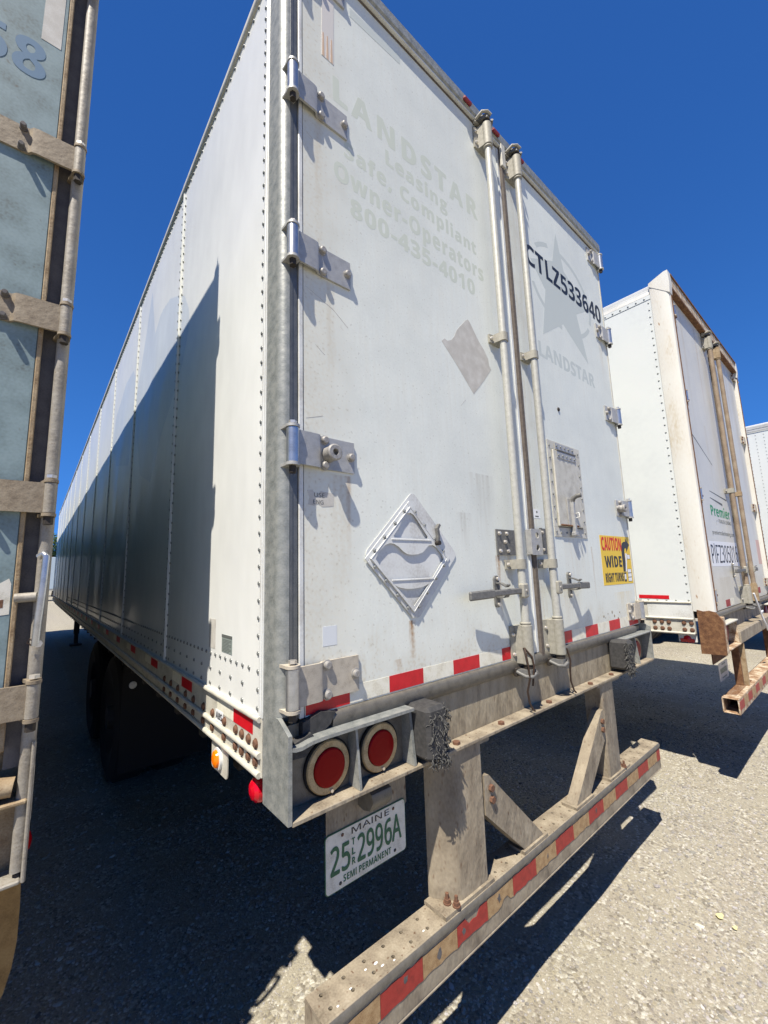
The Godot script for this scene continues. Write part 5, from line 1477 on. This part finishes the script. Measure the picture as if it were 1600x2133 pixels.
	b.dome("red_lamp", Vector3(3.355, 1.125, 0.0), Vector3.LEFT, 0.03, 0.02, 14)
	b.box("white_trim", Vector3(3.345, 1.10, -0.06), Vector3(3.365, 1.165, 0.06), 0.004)
	b.box("red_lamp", Vector3(3.338, 1.10, -0.045), Vector3(3.3445, 1.125, 0.045), 0.003)
	part("clearance_lamp", b, t)
	b = Mb.new()      # square tube bumper, open at its ends
	var bx0 := 3.40; var bx1 := 5.83; var by0 := 0.612; var by1 := 0.720; var bz0 := 0.145; var bz1 := 0.245
	b.box("rust_paint", Vector3(bx0, by1 - 0.008, bz0), Vector3(bx1, by1, bz1), 0.004)
	b.box("rust_paint", Vector3(bx0, by0, bz0), Vector3(bx1, by0 + 0.008, bz1), 0.004)
	b.box("rust_paint", Vector3(bx0, by0 + 0.0081, bz0), Vector3(bx1, by1 - 0.0081, bz0 + 0.008), 0.0)
	b.box("rust_paint", Vector3(bx0, by0 + 0.0081, bz1 - 0.008), Vector3(bx1, by1 - 0.0081, bz1), 0.0)
	for k in 22:
		b.box("rust", Vector3(bx0 + 0.10 + k * 0.028, by1, bz0 + 0.006), Vector3(bx0 + 0.114 + k * 0.028, by1 + 0.002, bz1 - 0.03), 0.0005)
	var bp := part("impact_bumper", b, t, "rusty square tube bumper with an open end")
	var xx := bx0 + 0.01
	for k in 9:
		decal("red_tape" if k % 2 == 0 else "tan_tape", bp, v2([xx, by0 + 0.03, xx + 0.148, by0 + 0.03, xx + 0.148, by1 - 0.02, xx, by1 - 0.02]), bz1, "red_aged" if k % 2 == 0 else "tan_aged", 0.001)
		xx += 0.15
	for s in 2:
		b = Mb.new()
		var lx := 3.86 if s == 0 else 5.29
		b.box("old_tan", Vector3(lx + 0.03, by1 + 0.0005, 0.196), Vector3(lx + 0.05, 1.0475, 0.232), 0.003)
		b.box("rust", Vector3(lx, by1 + 0.0005, 0.15), Vector3(lx + 0.0295, 1.0475, 0.20), 0.002)
		part("bumper_leg", b, t)
	b = Mb.new()
	b.box("rust", Vector3(3.62, 0.90, 0.070), Vector3(4.06, 1.05, 0.078), 0.001)
	var br := part("plate_bracket", b, t)
	b = Mb.new()
	b.prism("plate_white", rrect(3.735, 0.745, 4.035, 0.885, 0.01), on_z(0.0785), 0.002)
	for q in [[3.78, 3.99, 0.80, 0.84], [3.84, 3.94, 0.862, 0.872], [3.82, 3.96, 0.762, 0.772]]:
		var xq: float = q[0]
		while xq < q[1]:
			b.prism("plate_green", v2([xq, q[2], xq + 0.014, q[2], xq + 0.014, q[3], xq, q[3]]), on_z(0.0806), 0.0004)
			xq += 0.024
	part("licence_plate", b, t)
	# white strap tied to the lock
	var st := thing("tie_strap", "white strap tied to the lock of the rusty framed trailer", "strap", Vector3(4.50, 1.1, 0.22))
	b = Mb.new()
	b.tube("sticker_white", PackedVector3Array([Vector3(4.53, 1.405, 0.245), Vector3(4.56, 1.33, 0.252), Vector3(4.62, 1.255, 0.255), Vector3(4.66, 1.225, 0.252), Vector3(4.68, 1.16, 0.262), Vector3(4.74, 1.09, 0.27), Vector3(4.82, 1.05, 0.26)]), 0.008, 7)
	b.tube("sticker_white", PackedVector3Array([Vector3(4.66, 1.226, 0.252), Vector3(4.70, 1.215, 0.258), Vector3(4.69, 1.236, 0.264), Vector3(4.655, 1.232, 0.262)]), 0.008, 7)
	part("cord", b, st)

func far_trailers():
	var t := thing("semi_trailer", "white trailer at the right edge seen behind the rusty framed one", "trailer", Vector3(10.55, G, -7.5), "trailers parked side by side")
	plain_body(t, 9.25, 11.84, 1.22, 4.13, 0.7, -15.5, "white_far")
	run_gear(t, 9.25, 11.84, -2.5)
	var b := Mb.new()
	b.box("white_far", Vector3(9.25, 1.1, 0.64), Vector3(11.84, 4.13, 0.70), 0.01)
	part("rear_frame", b, t)
	b = Mb.new()
	b.box("alu", Vector3(9.243, 4.00, -15.5), Vector3(9.28, 4.10, 0.64), 0.004)
	b.box("alu", Vector3(9.238, 3.985, -15.5), Vector3(9.2425, 3.996, 0.64), 0.001)
	b.box("alu", Vector3(9.238, 4.045, -15.5), Vector3(9.2425, 4.053, 0.64), 0.001)
	part("top_rail", b, t)
	var rv := Mb.new()
	for i in 14:
		for k in 40: rv.dome("rivet", Vector3(9.2495, 1.45 + k * 0.0635, 0.55 - i * 0.11), Vector3.LEFT, 0.008, 0.006, 6)
	part("rivets", rv, t, "", "stuff")
	t = thing("semi_trailer", "distant pale trailer standing crosswise in the gap between the trailers", "trailer", Vector3(3.0, G, -49.3), "")
	b = Mb.new()
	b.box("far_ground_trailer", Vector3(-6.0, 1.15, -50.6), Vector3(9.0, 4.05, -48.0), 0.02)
	part("box", b, t)
	b = Mb.new()
	b.box("alu_dusty", Vector3(-6.0, 0.98, -50.5), Vector3(9.0, 1.145, -48.02), 0.01)
	part("bottom_rail", b, t)
	for x in [-4.8, -3.55, 5.6]:
		for z in [-50.2, -48.35]: wheel(t, Vector3(x, G + 0.5, z), 0.5, 0.27)
	for k in 3:
		tree(Vector3([-4.0, 1.5, 9.0][k], G, [-68.0, -64.0, -72.0][k]), [8.4, 7.9, 9.0][k], 500 + k, ["tree behind the distant pale trailer, left of the gap", "tree seen in the gap above the distant pale trailer", "tree behind the distant pale trailer, right of the gap"][k])

func tree(at: Vector3, h: float, seed_: int, label: String):
	var t := thing("tree", label, "tree", at, "trees beyond the yard")
	var r := RandomNumberGenerator.new(); r.seed = seed_
	var b := Mb.new()
	b.tube("bark", PackedVector3Array([at, at + Vector3(0.1, h * 0.2, 0), at + Vector3(0.0, h * 0.45, 0.1), at + Vector3(0.1, h * 0.75, 0)]), 0.24, 8, 0.05)
	var tips := []
	for k in 9:
		var a := r.randf() * TAU
		var s := at + Vector3(0, h * r.randf_range(0.22, 0.55), 0)
		var e := s + Vector3(cos(a) * h * 0.28, h * r.randf_range(0.1, 0.3), sin(a) * h * 0.28)
		b.tube("bark", PackedVector3Array([s, s.lerp(e, 0.5) + Vector3(0, 0.2, 0), e]), 0.09, 6, 0.03)
		tips.append(e)
	for k in 8: tips.append(at + Vector3(r.randf_range(-1, 1) * h * 0.2, h * r.randf_range(0.5, 0.88), r.randf_range(-1, 1) * h * 0.2))
	part("trunk", b, t)
	b = Mb.new()
	for e: Vector3 in tips:
		for k in 260:
			var d := Vector3(r.randfn(), r.randfn() * 0.8, r.randfn()) * h * 0.075
			var c := e + d
			var u := Vector3(r.randfn(), r.randfn(), r.randfn()).normalized() * r.randf_range(0.09, 0.17)
			var v := u.cross(Vector3(r.randfn(), r.randfn(), r.randfn())).normalized() * r.randf_range(0.06, 0.11)
			var n := u.cross(v).normalized()
			b.quad("leaf", c - u, c - v, c + u, c + v, n)
	part("crown", b, t)

# ---------------------------------------------------------------- ground
func gravel_texture(size: int) -> Array:
	var cell := noise(601, 0.088, 1, FastNoiseLite.TYPE_CELLULAR)
	cell.cellular_return_type = FastNoiseLite.RETURN_CELL_VALUE; cell.cellular_jitter = 1.0
	var edge := noise(601, 0.088, 1, FastNoiseLite.TYPE_CELLULAR)
	edge.cellular_return_type = FastNoiseLite.RETURN_DISTANCE2_SUB; edge.cellular_jitter = 1.0
	var a := cell.get_seamless_image(size, size).get_data()
	var ei := edge.get_seamless_image(size, size)
	var e := ei.get_data()
	var c := noise(605, 0.006, 4).get_seamless_image(size, size).get_data()
	var f := noise(607, 0.2, 3).get_seamless_image(size, size).get_data()
	var cols := [Color(0.50, 0.475, 0.43), Color(0.61, 0.585, 0.53), Color(0.68, 0.655, 0.60), Color(0.74, 0.72, 0.67), Color(0.58, 0.555, 0.52), Color(0.82, 0.81, 0.77), Color(0.66, 0.63, 0.55), Color(0.71, 0.68, 0.60)]
	var fines := Color(0.655, 0.630, 0.570)
	var d := PackedByteArray(); d.resize(size * size * 3)
	for i in size * size:
		var q: Color = cols[int(a[i]) * 7 / 255]
		var k := clampf(0.78 - float(e[i]) / 255.0 * 1.4 + (float(c[i]) / 255.0 - 0.45) * 1.3, 0, 1)
		q = q.lerp(fines, k)
		var g := 0.86 + float(f[i]) / 255.0 * 0.26
		d[i * 3] = int(clampf(q.r * g * 255, 0, 255)); d[i * 3 + 1] = int(clampf(q.g * g * 255, 0, 255)); d[i * 3 + 2] = int(clampf(q.b * g * 255, 0, 255))
	var al := ImageTexture.create_from_image(Image.create_from_data(size, size, false, Image.FORMAT_RGB8, d))
	ei.convert(Image.FORMAT_RGBA8)
	ei.bump_map_to_normal_map(3.0)
	return [al, ImageTexture.create_from_image(ei)]

func ground_height(n: FastNoiseLite, x: float, z: float) -> float:
	return G + n.get_noise_2d(x, z) * 0.018

func ground():
	var gt := gravel_texture(768)
	var m := mat("gravel_sheet", Color(0.88, 0.88, 0.865), 0.95, 0.0, gt[0], 1.0, gt[1], 0.7)
	m.vertex_color_use_as_albedo = true
	m.uv1_scale = Vector3.ONE * 1.1
	var n := noise(700, 1.1, 5)
	var xs := []; var zs := []
	var v := -220.0
	while v < -3.0: xs.append(v); v += maxf(0.06, (-3.0 - v) * 0.25)
	v = -3.0
	while v < 9.0: xs.append(v); v += 0.045
	v = 9.0
	while v < 260.0: xs.append(v); v += maxf(0.06, (v - 8.9) * 0.3)
	v = -260.0
	while v < -6.0: zs.append(v); v += maxf(0.06, (-6.0 - v) * 0.25)
	v = -6.0
	while v < 3.0: zs.append(v); v += 0.045
	v = 3.0
	while v < 160.0: zs.append(v); v += maxf(0.06, (v - 2.9) * 0.3)
	var st := Surf.new()
	var idx := PackedInt32Array()
	var cl := PackedColorArray()
	var big := noise(740, 0.35, 4); var big2 := noise(745, 1.6, 4)
	for z: float in zs:
		for x: float in xs:
			var h := ground_height(n, x, z)
			st.v.append(Vector3(x, h, z))
			st.n.append(Vector3(h - ground_height(n, x + 0.03, z), 0.03, h - ground_height(n, x, z + 0.03)).normalized())
			st.u.append(Vector2(x, z))
			var tone := 1.0 + big.get_noise_2d(x, z) * 0.16 + big2.get_noise_2d(x * 0.25, z) * 0.10
			cl.append(Color(tone, tone * (0.995 + big2.get_noise_2d(z, x) * 0.02), tone * (0.98 + big.get_noise_2d(z, x) * 0.06)))
	var w := xs.size()
	for j in zs.size() - 1:
		for i in w - 1:
			var a := j * w + i
			idx.append_array([a, a + 1, a + w + 1, a, a + w + 1, a + w])
	var arr := []
	arr.resize(Mesh.ARRAY_MAX)
	arr[Mesh.ARRAY_VERTEX] = st.v; arr[Mesh.ARRAY_NORMAL] = st.n; arr[Mesh.ARRAY_TEX_UV] = st.u; arr[Mesh.ARRAY_INDEX] = idx; arr[Mesh.ARRAY_COLOR] = cl
	var am := ArrayMesh.new()
	am.add_surface_from_arrays(Mesh.PRIMITIVE_TRIANGLES, arr)
	am.surface_set_material(0, m)
	var o := MeshInstance3D.new()
	o.name = "ground"; o.mesh = am
	add_child(o)
	o.set_meta("kind", "structure"); o.set_meta("label", "pale gravel yard under the trailers"); o.set_meta("category", "ground")
	# loose stones
	var sm := StandardMaterial3D.new()
	sm.vertex_color_use_as_albedo = true; sm.roughness = 0.95
	var r := RandomNumberGenerator.new(); r.seed = 33
	var pn := noise(720, 0.9, 3)
	for kind in 3:
		var b := Mb.new()
		M["stone"] = sm
		var sn := noise(800 + kind, 0.9, 2)
		var ring := 6; var lat := 4
		var pt := func(i: int, j: int) -> Vector3:
			var th := PI * j / lat; var ph := TAU * (i % ring) / ring + (0.4 * j)
			var d := Vector3(sin(th) * cos(ph), cos(th) * 0.62, sin(th) * sin(ph))
			return d * (1.0 + 0.55 * sn.get_noise_3d(d.x * 1.5, d.y * 1.5, d.z * 1.5))
		for j in lat:
			for i in ring:
				var p0: Vector3 = pt.call(i, j); var p1: Vector3 = pt.call(i + 1, j); var p2: Vector3 = pt.call(i + 1, j + 1); var p3: Vector3 = pt.call(i, j + 1)
				for tr in [[p0, p1, p2], [p0, p2, p3]]:
					var nn: Vector3 = (tr[1] - tr[0]).cross(tr[2] - tr[0])
					if nn.length() < 1e-7: continue
					nn = nn.normalized()
					if nn.dot(tr[0] + tr[1] + tr[2]) < 0.0: nn = -nn
					b.tri("stone", tr[0], tr[1], tr[2], nn, nn, nn)
		var mesh: ArrayMesh = commit(b)[0]
		var mm := MultiMesh.new()
		mm.transform_format = MultiMesh.TRANSFORM_3D; mm.use_colors = true; mm.mesh = mesh
		var count := 52000
		mm.instance_count = count
		for k in count:
			var x: float; var z: float; var s: float
			if k < count * 0.72:
				x = r.randf_range(-0.9, 4.6); z = r.randf_range(-2.3, 1.3)
				s = 0.0022 + 0.0046 * pow(r.randf(), 2.2) + (0.010 * r.randf() if r.randf() < 0.030 else 0.0)
			else:
				x = r.randf_range(-2.0, 9.0); z = r.randf_range(-5.0, 2.5)
				s = 0.003 + 0.008 * pow(r.randf(), 3.0)
			if pn.get_noise_2d(x, z) < r.randf_range(-0.35, 0.15): s *= 0.55      # dusty patches hold only fine grit
			var bs := Basis(Vector3.UP, r.randf() * TAU) * Basis(Vector3(1, 0, 0), r.randf_range(-0.35, 0.35)) * Basis.from_scale(Vector3(s * r.randf_range(0.8, 1.5), s * r.randf_range(0.6, 1.0), s * r.randf_range(0.7, 1.2)))
			mm.set_instance_transform(k, Transform3D(bs, Vector3(x, ground_height(n, x, z) + s * 0.12, z)))
			var g := 0.18 + 0.22 * r.randf() + (0.13 if r.randf() < 0.07 else 0.0) - (0.08 if r.randf() < 0.05 else 0.0)
			var wm := r.randf_range(0.78, 0.92)
			mm.set_instance_color(k, Color(g, g * r.randf_range(0.93, 0.97), g * wm))
		var mi := MultiMeshInstance3D.new()
		mi.name = numbered(self, "gravel")
		mi.multimesh = mm
		add_child(mi)
		mi.set_meta("kind", "stuff"); mi.set_meta("label", "loose pale gravel stones strewn over the yard"); mi.set_meta("category", "gravel"); mi.set_meta("group", "loose gravel")

# ----------------------------------------------------------------
func _ready():
	rng.seed = 11
	var cam := Camera3D.new()
	cam.name = "camera"
	add_child(cam)
	cam.transform = Transform3D(Basis(Vector3.UP, -0.7035) * Basis(Vector3.RIGHT, 0.1453) * Basis(Vector3.BACK, -0.0318), Vector3(-0.5197, 1.6997, 1.0129))
	cam.fov = rad_to_deg(2.0 * atan(1066.5 / 858.7))
	cam.near = 0.02; cam.far = 600.0
	cam.current = true
	var env := Environment.new()
	env.background_mode = Environment.BG_SKY
	var sky := ProceduralSkyMaterial.new()
	sky.sky_top_color = Color(0.125, 0.285, 0.53)
	sky.sky_horizon_color = Color(0.255, 0.50, 0.81)
	sky.sky_curve = 0.22
	sky.ground_bottom_color = Color(0.45, 0.42, 0.36); sky.ground_horizon_color = Color(0.55, 0.55, 0.52)
	sky.sun_angle_max = 0.0
	env.sky = Sky.new()
	env.sky.sky_material = sky
	env.tonemap_mode = Environment.TONE_MAPPER_LINEAR
	env.tonemap_exposure = 1.68
	env.sdfgi_enabled = true; env.ssao_enabled = true; env.ssil_enabled = true
	var we := WorldEnvironment.new()
	we.environment = env
	add_child(we)
	var sun := DirectionalLight3D.new()
	sun.name = "sun"
	sun.light_energy = 1.6; sun.light_color = Color(1.0, 0.965, 0.91); sun.light_angular_distance = 0.53; sun.shadow_enabled = true
	add_child(sun)
	sun.look_at_from_position(Vector3.ZERO, Vector3(0.51, -1.0, -0.25), Vector3.UP)
	make_materials()
	mat("blue_side", Color.WHITE, 0.4, 0.0, mottle(256, 65, [Color(0.30, 0.39, 0.41), Color(0.38, 0.48, 0.50), Color(0.43, 0.53, 0.55)], 0.01, 0.2, 0.3), 0.8)
	mat("header_old", Color.WHITE, 0.75, 0.0, mottle(256, 67, [Color(0.36, 0.24, 0.15), Color(0.62, 0.53, 0.42), Color(0.79, 0.76, 0.69), Color(0.82, 0.81, 0.77)], 0.035, 0.22, 0.35, 0.16, Color(0.36, 0.22, 0.13)), 1.6)
	mat("red_faint", Color(0.78, 0.66, 0.62), 0.6)
	ground()
	middle_trailer()
	wires()
	litter()
	left_trailer()
	right_trailer()
	far_trailers()

func litter():
	for q in [[2.03, 0.325, "larger yellow dry leaf lying on the sunlit gravel"], [2.00, 0.385, "smaller yellow dry leaf lying on the sunlit gravel"]]:
		var o := thing("dry_leaf", q[2], "leaf", Vector3(q[0], G + 0.012, q[1]), "dry leaves on the gravel")
		var b := Mb.new()
		var r := 0.022 if q[0] > 2.01 else 0.014
		var p := Vector3(q[0], G + 0.014, q[1])
		for k in 6:
			var a0 := TAU * k / 6; var a1 := TAU * (k + 1) / 6
			var v0 := p + Vector3(cos(a0) * r, 0.004 * sin(a0 * 2.0), sin(a0) * r * 0.7); var v1 := p + Vector3(cos(a1) * r, 0.004 * sin(a1 * 2.0), sin(a1) * r * 0.7)
			b.tri("leaf_dry", p + Vector3(0, 0.006, 0), v0, v1, Vector3.UP, Vector3.UP, Vector3.UP)
		part("blade", b, o)
